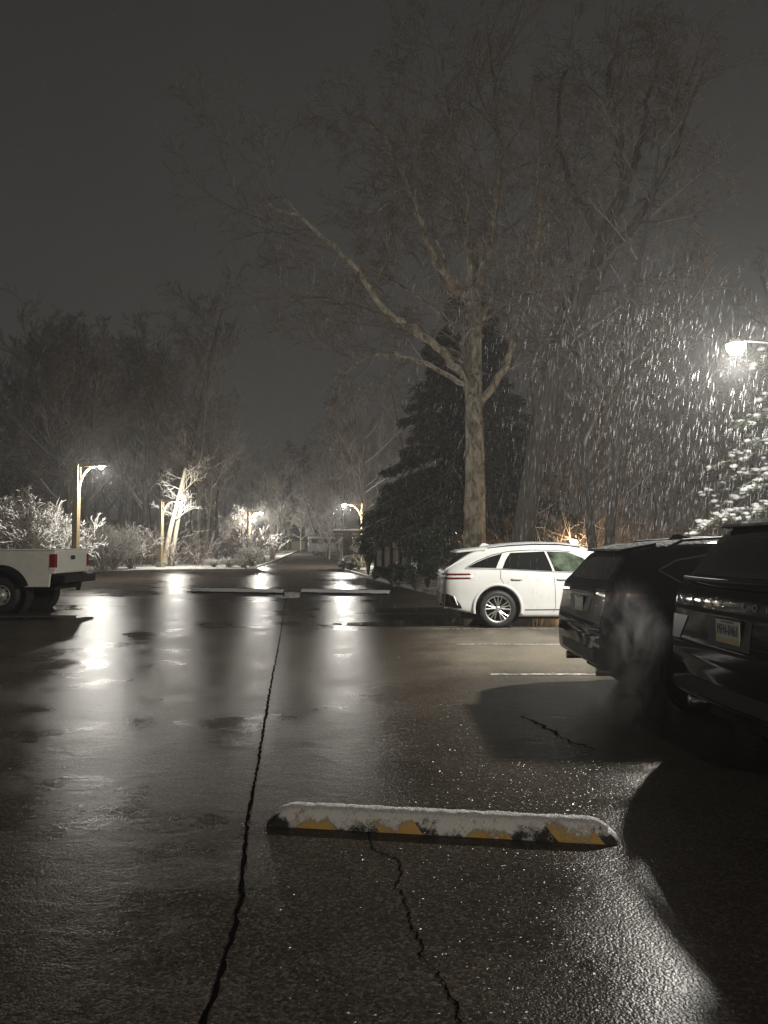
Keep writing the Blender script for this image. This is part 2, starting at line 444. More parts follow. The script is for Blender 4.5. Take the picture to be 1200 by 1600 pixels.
# ------------------------------------------------------------------ setting: ground, lot, road
YS = sorted(set([-40, -30, -20, -10, 0, 10, 20, 22, 24, 26, 28, 30] + list(range(32, 126, 2)) + [130, 140, 150, 170, 200, 240, 300, 400]))
def sheet(name, y0, y1, xl, xr, m, dz=0.0, nx=1):
    mb = MB(); rows = [y for y in YS if y0 < y < y1]; rows = [y0] + rows + [y1]
    for y in rows:
        a, b = xl(y), xr(y)
        for k in range(nx + 1):
            mb.v.append(Vector((a + (b - a) * k / nx, y, gz(y) + dz)))
    for i in range(len(rows) - 1):
        for k in range(nx):
            a = i * (nx + 1) + k
            mb.f.append([a, a + 1, a + nx + 2, a + nx + 1]); mb.m.append(0)
    o = mb.build(name, m); o['kind'] = 'structure'
    return o
def lerp_tab(tab):
    def f(y):
        if y <= tab[0][0]: return tab[0][1]
        for (a, b), (c, d) in zip(tab, tab[1:]):
            if y <= c: return b + (d - b) * (y - a) / (c - a)
        return tab[-1][1]
    return f
sheet('ground', -40, 400, lambda y: -300, lambda y: 300, M['ground'], -0.03, 4)
XL = lerp_tab([(-30, -14.4), (37, -14.4), (46, -19.0), (51, -15.5), (52, -9.0)])
XR = lerp_tab([(-30, 7.4), (20, 7.4), (22, 6.4), (24, 1.7), (48, -2.6), (52, -2.8)])
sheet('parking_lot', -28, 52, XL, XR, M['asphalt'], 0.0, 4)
RL = lerp_tab([(52, -9.0), (80, -10.4), (110, -11.6), (140, -13)])
RR_ = lerp_tab([(52, -2.8), (70, -3.3), (110, -5.6), (140, -6.5)])
sheet('road', 52, 140, RL, RR_, M['asphalt'], 0.0, 2)
sheet('snowy_verge', 38, 60, lambda y: -60, lambda y: (XL(y) if y < 51.5 else -9.2) - 0.1, M['verge'], -0.01, 3)

def kerb(name, pts, w, h):
    mb = MB(); n = len(pts)
    for i, (x, y) in enumerate(pts):
        a = Vector(pts[max(0, i - 1)]); b = Vector(pts[min(n - 1, i + 1)])
        t = (b - a).normalized(); nn = Vector((t.y, -t.x))
        z = gz(y)
        for (o, zz) in ((0, -0.05), (0.012, h - 0.015), (0.03, h), (w, h), (w, -0.05)):
            mb.v.append(Vector((x + nn.x * o, y + nn.y * o, z + zz)))
    for i in range(n - 1):
        for k in range(4):
            a = i * 5 + k
            mb.f.append([a, a + 1, a + 6, a + 5]); mb.m.append(0)
    o = mb.build(name, M['kerb']); o['kind'] = 'structure'
    return o
rp_ = [(XR(y), y) for y in (-20, -10, 0, 10, 19.8)] + [(7.0, 21.2), (5.9, 22.4), (1.95, 23.7), (1.45, 25)] + [(XR(y), y) for y in range(28, 48, 4)] + [(-2.6, 48), (-2.8, 52)] + [(RR_(y), y) for y in range(56, 116, 6)]
kerb('kerb', rp_, 0.16, 0.13)
kerb('kerb', [(x, y) for x, y in [(RL(y), y) for y in range(116, 52, -6)] + [(-9.0, 53)]] + [(-9.6, 51.9)], 0.16, 0.12)
kerb('kerb', [(XL(y), y) for y in (37, 30, 20, 10, 0, -10, -20)], 0.16, 0.13)

# painted bay lines, right and left rows
def ground_strip(name, pts, wfun, m, dz, rng=None):
    mb = MB(); n = len(pts)
    for i, p in enumerate(pts):
        a = pts[max(0, i - 1)]; b = pts[min(n - 1, i + 1)]
        t = Vector((b[0] - a[0], b[1] - a[1])).normalized(); nn = Vector((t.y, -t.x))
        wl, wr = wfun(i)
        mb.v.append(Vector((p[0] - nn.x * wl, p[1] - nn.y * wl, gz(p[1]) + dz)))
        mb.v.append(Vector((p[0] + nn.x * wr, p[1] + nn.y * wr, gz(p[1]) + dz)))
    for i in range(n - 1):
        mb.f.append([2 * i, 2 * i + 1, 2 * i + 3, 2 * i + 2]); mb.m.append(0)
    o = mb.build(name, m, recalc=True); o['kind'] = 'structure'
    return o
for (x0, x1, y) in ((1.28, 7.0, 8.95), (1.15, 7.0, 11.75), (0.9, 7.0, 14.0), (-0.2, 1.8, 17.3)):
    ground_strip('painted_line', [(x0 + (x1 - x0) * k / 8, y + 0.01 * math.sin(k * 2.1)) for k in range(9)], lambda i: (0.045, 0.045), M['paint_line'], 0.004)
for (x0, x1, y) in ((-7.0, -14, 20.2), (-7.0, -14, 23.0), (-7.2, -14, 16.6)):
    ground_strip('painted_line', [(x0 + (x1 - x0) * k / 8, y) for k in range(9)], lambda i: (0.045, 0.045), M['paint_line'], 0.004)

# cracks
rng = random.Random(4)
def G(px, py):
    a = P(px, py, 1.0) - Vector((0, 0, CAMH))
    s = -CAMH / a.z
    return (a.x * s, a.y * s)
def dense_path(pix, step, wob, rng):
    pts = [G(*p) for p in pix]; out = []
    for (a, b) in zip(pts, pts[1:]):
        L = math.hypot(b[0] - a[0], b[1] - a[1]); k = max(2, int(L / step))
        for i in range(k):
            t = i / k
            out.append((a[0] + (b[0] - a[0]) * t + rng.gauss(0, wob), a[1] + (b[1] - a[1]) * t + rng.gauss(0, wob)))
    out.append(pts[-1])
    return out
path = dense_path([(300, 1680), (318, 1600), (352, 1500), (378, 1400), (384, 1300), (398, 1220), (413, 1130), (427, 1050), (437, 1000), (445, 945), (452, 915)], 0.045, 0.004, rng)
ws = [(rng.uniform(0.003, 0.015), rng.uniform(0.003, 0.015)) for _ in path]
ground_strip('pavement_crack', path, lambda i: ws[i], M['crack'], 0.004)
path2 = dense_path([(574, 1300), (584, 1328), (600, 1334), (624, 1345), (628, 1362), (620, 1385), (632, 1405), (640, 1440), (655, 1470), (662, 1500), (690, 1530), (712, 1570), (722, 1600)], 0.02, 0.006, rng)
ws2 = [(rng.uniform(0.0005, 0.006), rng.uniform(0.0005, 0.007)) for _ in path2]
ground_strip('pavement_crack', path2, lambda i: ws2[i], M['crack'], 0.004)
path3 = dense_path([(815, 1120), (850, 1135), (880, 1155), (930, 1172)], 0.03, 0.012, rng)
ws3 = [(rng.uniform(0.0, 0.022), rng.uniform(0.0, 0.022)) for _ in path3]
ground_strip('pavement_crack', path3, lambda i: ws3[i], M['crack'], 0.004)

def puddle(cx, cy, rx, ry, seed, ang=0.0):
    rg = random.Random(seed); mb = MB(); n = 64
    ph = [rg.uniform(0, 6.28) for _ in range(5)]
    for k in range(n):
        a = 2 * math.pi * k / n
        q = 1 + 0.16 * math.sin(2 * a + ph[0]) + 0.11 * math.sin(3 * a + ph[1]) + 0.07 * math.sin(5 * a + ph[2]) + 0.05 * math.sin(9 * a + ph[3])
        x, y = rx * q * math.cos(a), ry * q * math.sin(a)
        mb.v.append(Vector((cx + x * math.cos(ang) - y * math.sin(ang), cy + x * math.sin(ang) + y * math.cos(ang), gz(cy) + 0.0085)))
    mb.f.append(list(range(n))); mb.m.append(0)
    o = mb.build('puddle', M['puddle']); o['kind'] = 'structure'
puddle(2.6, 15.1, 2.9, 0.85, 3)
puddle(-10.3, 15.6, 2.6, 0.5, 8, 0.1)
puddle(-9.4, 19.0, 1.9, 0.7, 5)
puddle(-3.2, 24.2, 0.5, 1.6, 12)

# ------------------------------------------------------------------ parking stop in front
def bump_stop():
    a, b = G(419, 1291), G(972, 1321)
    mid = ((a[0] + b[0]) / 2, (a[1] + b[1]) / 2)
    L = math.hypot(b[0] - a[0], b[1] - a[1])
    root = empty('parking_stop', (mid[0], mid[1] + 0.075, 0), math.atan2(b[1] - a[1], b[0] - a[0]))
    tag(root, 'yellow and black striped rubber parking stop dusted with snow, on the near asphalt', 'parking stop')
    m = mat('striped rubber', (0.02, 0.02, 0.02), 0.5)
    tcn = N(m, 'ShaderNodeTexCoord'); sp = N(m, 'ShaderNodeSeparateXYZ'); LK(m, tcn.outputs['Object'], sp.inputs[0])
    # yellow reflective patches on the sloping faces, slanting
    q = math_(m, 'ADD', sp.outputs['X'], math_(m, 'MULTIPLY', sp.outputs['Z'], 0.9))
    q = math_(m, 'ADD', q, 10.12)
    fr = math_(m, 'MODULO', q, L / 4 * 1.0)
    ye = math_(m, 'MULTIPLY', math_(m, 'GREATER_THAN', fr, 0.09), math_(m, 'LESS_THAN', fr, 0.32))
    c = mixc(m, ye, ramp(m, noise(m, 40, 3), [(0.3, (0.008, 0.008, 0.008)), (0.7, (0.03, 0.03, 0.03))]), (0.64, 0.41, 0.12))
    # settled snow: speckle, heavier to the top, with slanted ribs
    q2 = math_(m, 'ADD', sp.outputs['X'], math_(m, 'MULTIPLY', sp.outputs['Z'], -0.7))
    rib = math_(m, 'SINE', math_(m, 'MULTIPLY', q2, 230.0))
    zz = N(m, 'ShaderNodeMapRange'); LK(m, sp.outputs['Z'], zz.inputs[0]); zz.inputs[1].default_value = 0.02; zz.inputs[2].default_value = 0.115
    nn = noise(m, 130, 5, 0.85)
    n2 = noise(m, 9, 3, 0.6)
    s = math_(m, 'ADD', math_(m, 'MULTIPLY', zz.outputs[0], 0.75), math_(m, 'MULTIPLY', nn, 1.5))
    s = math_(m, 'ADD', s, math_(m, 'MULTIPLY', rib, math_(m, 'MULTIPLY', ramp(m, noise(m, 5, 2), [(0.48, 0.0), (0.6, 1.0)]), 0.03)))
    s = math_(m, 'ADD', s, math_(m, 'MULTIPLY', math_(m, 'SUBTRACT', n2, 0.5), 1.9))
    s = math_(m, 'SUBTRACT', s, math_(m, 'MULTIPLY', ye, 0.12))
    sm = ramp(m, s, [(0.56, 0.0), (0.74, 1.0)]) if False else None
    mr = N(m, 'ShaderNodeMapRange'); LK(m, s, mr.inputs[0]); mr.inputs[1].default_value = 0.74; mr.inputs[2].default_value = 0.93
    c = mixc(m, mr.outputs[0], c, SNOW)
    LK(m, c, BS(m).inputs['Base Color'])
    LK(m, bump(m, math_(m, 'ADD', mr.outputs[0], math_(m, 'ADD', math_(m, 'MULTIPLY', rib, 0.08), nn)), 0.7, 0.006), BS(m).inputs['Normal'])
    mb = MB(); n = 60
    prof = [(-0.075, 0.0), (-0.075, 0.016), (-0.054, 0.062), (-0.038, 0.084), (-0.014, 0.095), (0.02, 0.095), (0.045, 0.084), (0.06, 0.062), (0.075, 0.016), (0.075, 0.0)]
    K = len(prof)
    for i in range(n + 1):
        x = -L / 2 + L * i / n
        e = min(x + L / 2, L / 2 - x)
        k = 1.0 if e > 0.16 else 0.22 + 0.78 * math.sin(math.pi / 2 * (e / 0.16)) ** 0.8
        for (y, z) in prof: mb.v.append(Vector((x, y, z * k)))
    for i in range(n):
        for j in range(K - 1):
            a_ = i * K + j
            mb.f.append([a_, a_ + K, a_ + K + 1, a_ + 1]); mb.m.append(0)
    mb.f.append(list(range(K))); mb.m.append(0)
    mb.f.append([n * K + j for j in range(K)][::-1]); mb.m.append(0)
    o = mb.build('stop_body', m, root, smooth=True, recalc=True)
    # snow lying along the crown
    rg = random.Random(2); mb = MB(); nx, ny = 220, 9
    for i in range(nx + 1):
        x = -L / 2 + 0.05 + (L - 0.1) * i / nx
        e = min(x + L / 2, L / 2 - x); k = 1.0 if e > 0.16 else 0.22 + 0.78 * math.sin(math.pi / 2 * (e / 0.16)) ** 0.8
        for j in range(ny + 1):
            t = j / ny
            y = -0.034 - 0.012 * mnoise.noise(Vector((x * 14, 0, 3))) - 0.008 * mnoise.noise(Vector((x * 60, 0, 9))) + (0.05 + 0.034) * t
            zb = 0.095 - max(0, abs(y - 0.004) - 0.016) ** 1.25 * 1.1
            h = 0.012 * math.sin(math.pi * t) ** 0.5 + (0.006 * mnoise.noise(Vector((x * 18, y * 30, 0))) + 0.003 * mnoise.noise(Vector((x * 70, y * 70, 5)))) * math.sin(math.pi * t) - (0.004 if j in (0, ny) else 0)
            mb.v.append(Vector((x, y, zb * k + h)))
    for i in range(nx):
        for j in range(ny):
            a_ = i * (ny + 1) + j
            mb.f.append([a_, a_ + ny + 1, a_ + ny + 2, a_ + 1]); mb.m.append(0)
    mb.build('snow_cap', M['snow'], root, smooth=True)
bump_stop()

# far kerb timbers with snow on top
for (xa, xb, ya, lab) in ((300, 443, 925.5, 'long low timber stop with snow on top, left of the pair before the far lot'), (472, 609, 927, 'long low timber stop with snow on top, right of the pair before the far lot')):
    a, b = G(xa, ya), G(xb, ya + 2.5)
    L = math.hypot(b[0] - a[0], b[1] - a[1])
    root = empty('timber_stop', ((a[0] + b[0]) / 2, (a[1] + b[1]) / 2, gz(a[1])), math.atan2(b[1] - a[1], b[0] - a[0]))
    tag(root, lab, 'parking stop', 'timber stops across the lot')
    mb = MB(); mb.box((0, 0, 0.055), (L, 0.16, 0.11)); bevel(mb.build('timber', M['black_trim'], root), 0.012)
    mb = MB(); n = 60
    for i in range(n + 1):
        x = -L / 2 + L * i / n
        for (y, z) in ((-0.095, 0.05), (-0.075, 0.13), (0, 0.155), (0.06, 0.14), (0.085, 0.1)):
            mb.v.append(Vector((x, y + 0.006 * mnoise.noise(Vector((x * 5, y, 0))), z + 0.012 * mnoise.noise(Vector((x * 4, y * 9, 2))))))
    for i in range(n):
        for j in range(4):
            a_ = i * 5 + j; mb.f.append([a_, a_ + 5, a_ + 6, a_ + 1]); mb.m.append(0)
    mb.f.append([0, 1, 2, 3, 4]); mb.m.append(0); mb.f.append([n * 5 + j for j in range(5)][::-1]); mb.m.append(0)
    mb.build('snow_cap', M['snow'], root, smooth=True)

# ------------------------------------------------------------------ cars
def catmull(tab, x):
    """monotone-ish cubic through (x, v) table"""
    n = len(tab)
    if x <= tab[0][0]: return tab[0][1]
    if x >= tab[-1][0]: return tab[-1][1]
    for i in range(n - 1):
        if tab[i][0] <= x <= tab[i + 1][0]:
            x0, y0 = tab[i]; x1, y1 = tab[i + 1]
            def sl(j):
                if j <= 0 or j >= n - 1: 
                    k = 0 if j <= 0 else n - 2
                    return (tab[k + 1][1] - tab[k][1]) / (tab[k + 1][0] - tab[k][0])
                a = (tab[j][1] - tab[j - 1][1]) / (tab[j][0] - tab[j - 1][0]); b = (tab[j + 1][1] - tab[j][1]) / (tab[j + 1][0] - tab[j][0])
                if a * b <= 0: return 0.0
                return 2 * a * b / (a + b)
            h = x1 - x0; t = (x - x0) / h
            m0, m1 = sl(i) * h, sl(i + 1) * h
            return (2 * t ** 3 - 3 * t * t + 1) * y0 + (t ** 3 - 2 * t * t + t) * m0 + (-2 * t ** 3 + 3 * t * t) * y1 + (t ** 3 - t * t) * m1

def loft_body(spec):
    """closed car shell: spec has tables T (top), B (bottom), W (half width), S (belt), R (roof half width)"""
    L = spec['L']
    xs = [0, .008, .02, .035, .055, .08, .11, .15, .2, .26] + [0.33 + (L - 0.33 - 0.3) * k / 64 for k in range(65)] + [L - .22, L - .15, L - .09, L - .045, L - .015, L]
    rings = []
    for x in xs:
        T, B, Wd, S, Rw = (catmull(spec[k], x) for k in 'TBWSR')
        S = min(S, T - 0.03); Rw = min(Rw, Wd - 0.02)
        h = S - B
        g = Wd * 0.955
        ctrl = [(0, B), (Wd * .5, B), (Wd * .86, B + .005), (Wd * .95, B + .03), (Wd * .975, B + .12 * h), (Wd * .985, B + .3 * h), (Wd, B + .55 * h), (Wd * .997, B + .74 * h), (Wd * .985, B + .9 * h), (Wd * .968, S - .01), (g, S + .006)]
        H = T - S
        q = min(1.0, H / 0.45)
        e = max(0.012, 0.11 * q)
        ctrl += [(g + (Rw - g) * .45, S + (H - e) * .5), (Rw + .035 * q, T - e), (Rw + .005, T - e * .45), (Rw - .06 * q - .01, T - e * .12), (Rw * .55, T + .012 * q), (0, T + .022 * q)]
        rings.append([Vector((x, y, z)) for (y, z) in ctrl])
    # subdivide ring by catmull-rom
    fine = []
    for r in rings:
        o = []
        for i in range(len(r) - 1):
            p0, p1, p2, p3 = r[max(0, i - 1)], r[i], r[i + 1], r[min(len(r) - 1, i + 2)]
            for k in range(3):
                t = k / 3
                o.append(0.5 * ((2 * p1) + (p2 - p0) * t + (2 * p0 - 5 * p1 + 4 * p2 - p3) * t * t + (3 * p1 - p0 - 3 * p2 + p3) * t ** 3) if k else p1.copy())
        o.append(r[-1].copy())
        full = o + [Vector((p.x, -p.y, p.z)) for p in o[-2:0:-1]]
        fine.append(full)
    mb = MB(); n = len(fine[0])
    for r in fine: mb.v.extend(r)
    for i in range(len(fine) - 1):
        for k in range(n):
            k2 = (k + 1) % n
            mb.f.append([i * n + k, (i + 1) * n + k, (i + 1) * n + k2, i * n + k2]); mb.m.append(0)
    mb.f.append(list(range(n))); mb.m.append(0)
    b = (len(fine) - 1) * n
    mb.f.append([b + k for k in range(n)][::-1]); mb.m.append(0)
    return mb

def boolean_cut(o, cutters):
    for c in cutters:
        c.parent = o.parent
        md = o.modifiers.new('cut', 'BOOLEAN'); md.operation = 'DIFFERENCE'; md.object = c; md.solver = 'EXACT'
    bpy.context.view_layer.update()
    dg = bpy.context.evaluated_depsgraph_get()
    me = bpy.data.meshes.new_from_object(o.evaluated_get(dg))
    o.modifiers.clear(); old = o.data; o.data = me; bpy.data.meshes.remove(old)
    for c in cutters:
        d = c.data; bpy.data.objects.remove(c); bpy.data.meshes.remove(d)

class Skin:
    """lays panels, windows, lamps and seams on a body shell"""
    def __init__(self, mb, L):
        self.bvh = BVHTree.FromPolygons([tuple(v) for v in mb.v], mb.f); self.L = L
    def hit(self, a, b, mode):
        if mode == 'R': o, d = Vector((a, -4, b)), Vector((0, 1, 0))      # right flank (a=x, b=z)
        elif mode == 'L': o, d = Vector((a, 4, b)), Vector((0, -1, 0))
        elif mode == 'B': o, d = Vector((-4, a, b)), Vector((1, 0, 0))    # back (a=y, b=z)
        elif mode == 'F': o, d = Vector((self.L + 4, a, b)), Vector((-1, 0, 0))
        else: o, d = Vector((a, b, 6)), Vector((0, 0, -1))
        loc, nor, _, _ = self.bvh.ray_cast(o, d)
        if loc is None: return None, d
        if nor.dot(d) > 0: nor = -nor
        return loc, nor
    def patch(self, mb, A, B, mode, off=0.004, nu=16, nv=8, thick=0.0):
        def samp(pl, t):
            t *= len(pl) - 1; i = min(int(t), len(pl) - 2); f = t - i
            return (pl[i][0] + (pl[i + 1][0] - pl[i][0]) * f, pl[i][1] + (pl[i + 1][1] - pl[i][1]) * f)
        b = len(mb.v); last = None
        for i in range(nu + 1):
            a0, b0 = samp(A, i / nu), samp(B, i / nu)
            for j in range(nv + 1):
                s = j / nv
                p, n = self.hit(a0[0] + (b0[0] - a0[0]) * s, a0[1] + (b0[1] - a0[1]) * s, mode)
                if p is None: p = last if last is not None else Vector((0, 0, 0.5))
                else: p = p + n * off
                last = p
                mb.v.append(p)
        for i in range(nu):
            for j in range(nv):
                q = b + i * (nv + 1) + j
                mb.f.append([q, q + nv + 1, q + nv + 2, q + 1]); mb.m.append(0)
        if thick > 0:   # rim going back to the body
            ring = [b + i * (nv + 1) for i in range(nu + 1)] + [b + nu * (nv + 1) + j for j in range(1, nv + 1)] + [b + i * (nv + 1) + nv for i in range(nu - 1, -1, -1)] + [b + j for j in range(nv - 1, 0, -1)]
            dirs = {'R': Vector((0, 1, 0)), 'L': Vector((0, -1, 0)), 'B': Vector((1, 0, 0)), 'F': Vector((-1, 0, 0)), 'T': Vector((0, 0, -1))}[mode]
            b2 = len(mb.v)
            for r in ring: mb.v.append(mb.v[r] + dirs * thick)
            k = len(ring)
            for i in range(k):
                j = (i + 1) % k
                mb.f.append([ring[i], ring[j], b2 + j, b2 + i]); mb.m.append(0)
    def line(self, mb, pts, w, mode, off=0.004):
        """a narrow seam following pts"""
        dense = []
        for (a, b) in zip(pts, pts[1:]):
            for k in range(6): dense.append((a[0] + (b[0] - a[0]) * k / 6, a[1] + (b[1] - a[1]) * k / 6))
        dense.append(pts[-1])
        A, B = [], []
        for i, p in enumerate(dense):
            q0, q1 = dense[max(0, i - 1)], dense[min(len(dense) - 1, i + 1)]
            dx, dy = q1[0] - q0[0], q1[1] - q0[1]; l = math.hypot(dx, dy) or 1
            A.append((p[0] - dy / l * w / 2, p[1] + dx / l * w / 2)); B.append((p[0] + dy / l * w / 2, p[1] - dx / l * w / 2))
        self.patch(mb, A, B, mode, off, len(dense) - 1, 1)

def wheel(parent, x, side, y, r, width, rim_r, style, seed=0):
    """side -1 right flank, +1 left; y = outer face of tyre"""
    w = empty('wheel', (x, side * y, r)); w.parent = parent
    s = side
    mb = MB()
    prof = [(rim_r - .005, -width + .01), (rim_r + .02, -width + .0), (r - .03, -width + .004), (r - .006, -width + .03), (r, -width * .5), (r - .006, -.03), (r - .03, -.006), (rim_r + .035, .002), (rim_r + .012, -.004), (rim_r - .004, -.012)]
    mb.lathe([(a, b * s) for a, b in prof], 48, 'Y')
    mb.build('tyre', M['tyre'], w, smooth=True)
    mb = MB()
    am = M['steel'] if style == 'steel' else M['alloy']
    if style == 'star':
        mb.lathe([(rim_r, -width * .8 * s), (rim_r - .012, -.03 * s), (rim_r, -.008 * s), (rim_r - .004, .002 * s), (rim_r - .022, -.004 * s), (rim_r - .03, -.03 * s), (rim_r - .035, -width * .8 * s)], 48, 'Y')
        for k in range(5):
            a = 2 * math.pi * k / 5 + 0.3
            for da, db in ((-0.10, -0.34), (0.10, 0.34), (-0.12, 0.02), (0.12, -0.02)):
                a0, a1 = a + da * 2, a + db
                r0, r1 = .055, rim_r - .018
                if abs(db) < .1: r0 = .05
                p0 = Vector((r0 * math.cos(a0), -.028 * s, r0 * math.sin(a0))); p1 = Vector((r1 * math.cos(a1), -.012 * s, r1 * math.sin(a1)))
                mb.tube([p0, (p0 + p1) / 2, p1], [.014, .012, .013], 6)
            # cross struts making the star facets
            a0, a1 = a + .34, a + 2 * math.pi / 5 - .34
            for (q, e) in ((a0, a + .16), (a1, a + 2 * math.pi / 5 - .16)):
                p0 = Vector(((rim_r - .02) * math.cos(q), -.014 * s, (rim_r - .02) * math.sin(q)))
                p1 = Vector((rim_r * .55 * math.cos(e + (.12 if e < q else -.12)), -.022 * s, rim_r * .55 * math.sin(e + (.12 if e < q else -.12))))
                mb.tube([p0, p1], [.010, .010], 5)
        mb.lathe([(0.0, -.012 * s), (.03, -.012 * s), (.055, -.02 * s), (.06, -.06 * s)], 24, 'Y')
    elif style == 'steel':
        mb.lathe([(rim_r, -width * .8 * s), (rim_r - .01, -.03 * s), (rim_r, -.006 * s), (rim_r - .006, .003 * s), (rim_r - .022, -.002 * s), (rim_r - .03, -.05 * s), (rim_r * .72, -.045 * s), (rim_r * .55, -.03 * s), (.07, -.028 * s), (.065, .0), (.05, .018 * s), (0.0, .02 * s)], 48, 'Y')
    else:
        mb.lathe([(rim_r, -width * .8 * s), (rim_r - .012, -.03 * s), (rim_r - .004, .002 * s), (rim_r - .025, -.006 * s), (rim_r - .035, -width * .8 * s)], 48, 'Y')
        for k in range(10):
            a = 2 * math.pi * k / 10
            p0 = Vector((.04 * math.cos(a), -.03 * s, .04 * math.sin(a))); p1 = Vector(((rim_r - .015) * math.cos(a + .08), -.015 * s, (rim_r - .015) * math.sin(a + .08)))
            mb.tube([p0, p1], [.016, .014], 6)
        mb.lathe([(0.0, -.015 * s), (.05, -.02 * s), (.06, -.05 * s)], 24, 'Y')
    mb.build('rim', am, w, smooth=(style == 'steel'))
    mb = MB()
    if style == 'steel':
        for k in range(8):
            a = 2 * math.pi * k / 8 + .2
            mb.lathe([(0.0, -.036 * s), (.024, -.036 * s), (.026, -.06 * s)], 12, 'Y', (rim_r * .70 * math.cos(a), .002 * s, rim_r * .70 * math.sin(a)))
        mb.build('vent_hole', M['underbody'], w)
    else:
        mb.lathe([(0.0, -.075 * s), (rim_r * .72, -.075 * s), (rim_r * .72, -.1 * s)], 32, 'Y')
        mb.build('brake_disc', M['black_trim'], w)
    return w

def text_mesh(name, s, size, m, parent, mtx, extrude=0.002, xs=1.0):
    cu = bpy.data.curves.new(name, 'FONT'); cu.body = s; cu.size = size; cu.extrude = extrude
    cu.align_x = 'CENTER'; cu.align_y = 'CENTER'; cu.resolution_u = 3
    t = bpy.data.objects.new(name, cu); COL.objects.link(t)
    bpy.context.view_layer.update()
    dg = bpy.context.evaluated_depsgraph_get()
    me = bpy.data.meshes.new_from_object(t.evaluated_get(dg))
    bpy.data.objects.remove(t); bpy.data.curves.remove(cu)
    me.name = name
    me.transform(mtx @ Matrix.Diagonal((xs, 1, 1, 1)))
    me.materials.clear(); me.materials.append(m)
    o = bpy.data.objects.new(name, me); COL.objects.link(o); o.parent = parent
    return o

# text facing -X (read from behind the car): local x -> -Y, local y -> +Z, local z -> -X
def back_mtx(x, y, z, lean=0.0):
    m3 = Matrix(((0, 0, -1), (-1, 0, 0), (0, 1, 0))).to_4x4()
    return Matrix.Translation((x, y, z)) @ Matrix.Rotation(lean, 4, 'Y') @ m3

def plate(root, sk, y, z, text, x_off, rows=True, lean=0.0):
    loc, _ = sk.hit(y, z, 'B')
    x = loc.x - x_off
    mb = MB(); mb.box((0, 0, 0), (0.012, 0.325, 0.17)); 
    mt = Matrix.Translation((x + .008, y, z)) @ Matrix.Rotation(lean, 4, 'Y')
    mb.v = [mt @ v for v in mb.v]
    pf = bevel(mb.build('plate_frame', M['black_trim'], root), 0.003)
    mb = MB(); mb.box((0, 0, 0), (0.008, 0.303, 0.148)); mt = Matrix.Translation((x, y, z)) @ Matrix.Rotation(lean, 4, 'Y')
    mb.v = [mt @ v for v in mb.v]
    o = mb.build('number_plate', M['plate_white'], root)
    mb = MB(); mb.box((-.0055, 0, -.056), (0.003, 0.298, 0.034)); mb.v = [mt @ v for v in mb.v]
    mb.build('plate_band', M['plate_yellow'], o)
    mb = MB(); mb.box((-.0055, 0, .064), (0.003, 0.16, 0.012)); mb.v = [mt @ v for v in mb.v]
    mb.build('plate_heading', M['plate_ink'], o)
    if text:
        text_mesh('plate_text', text, 0.098, M['plate_ink'], o, mt @ back_mtx(-.0055, 0, .010), 0.0012, 0.64)
    return o

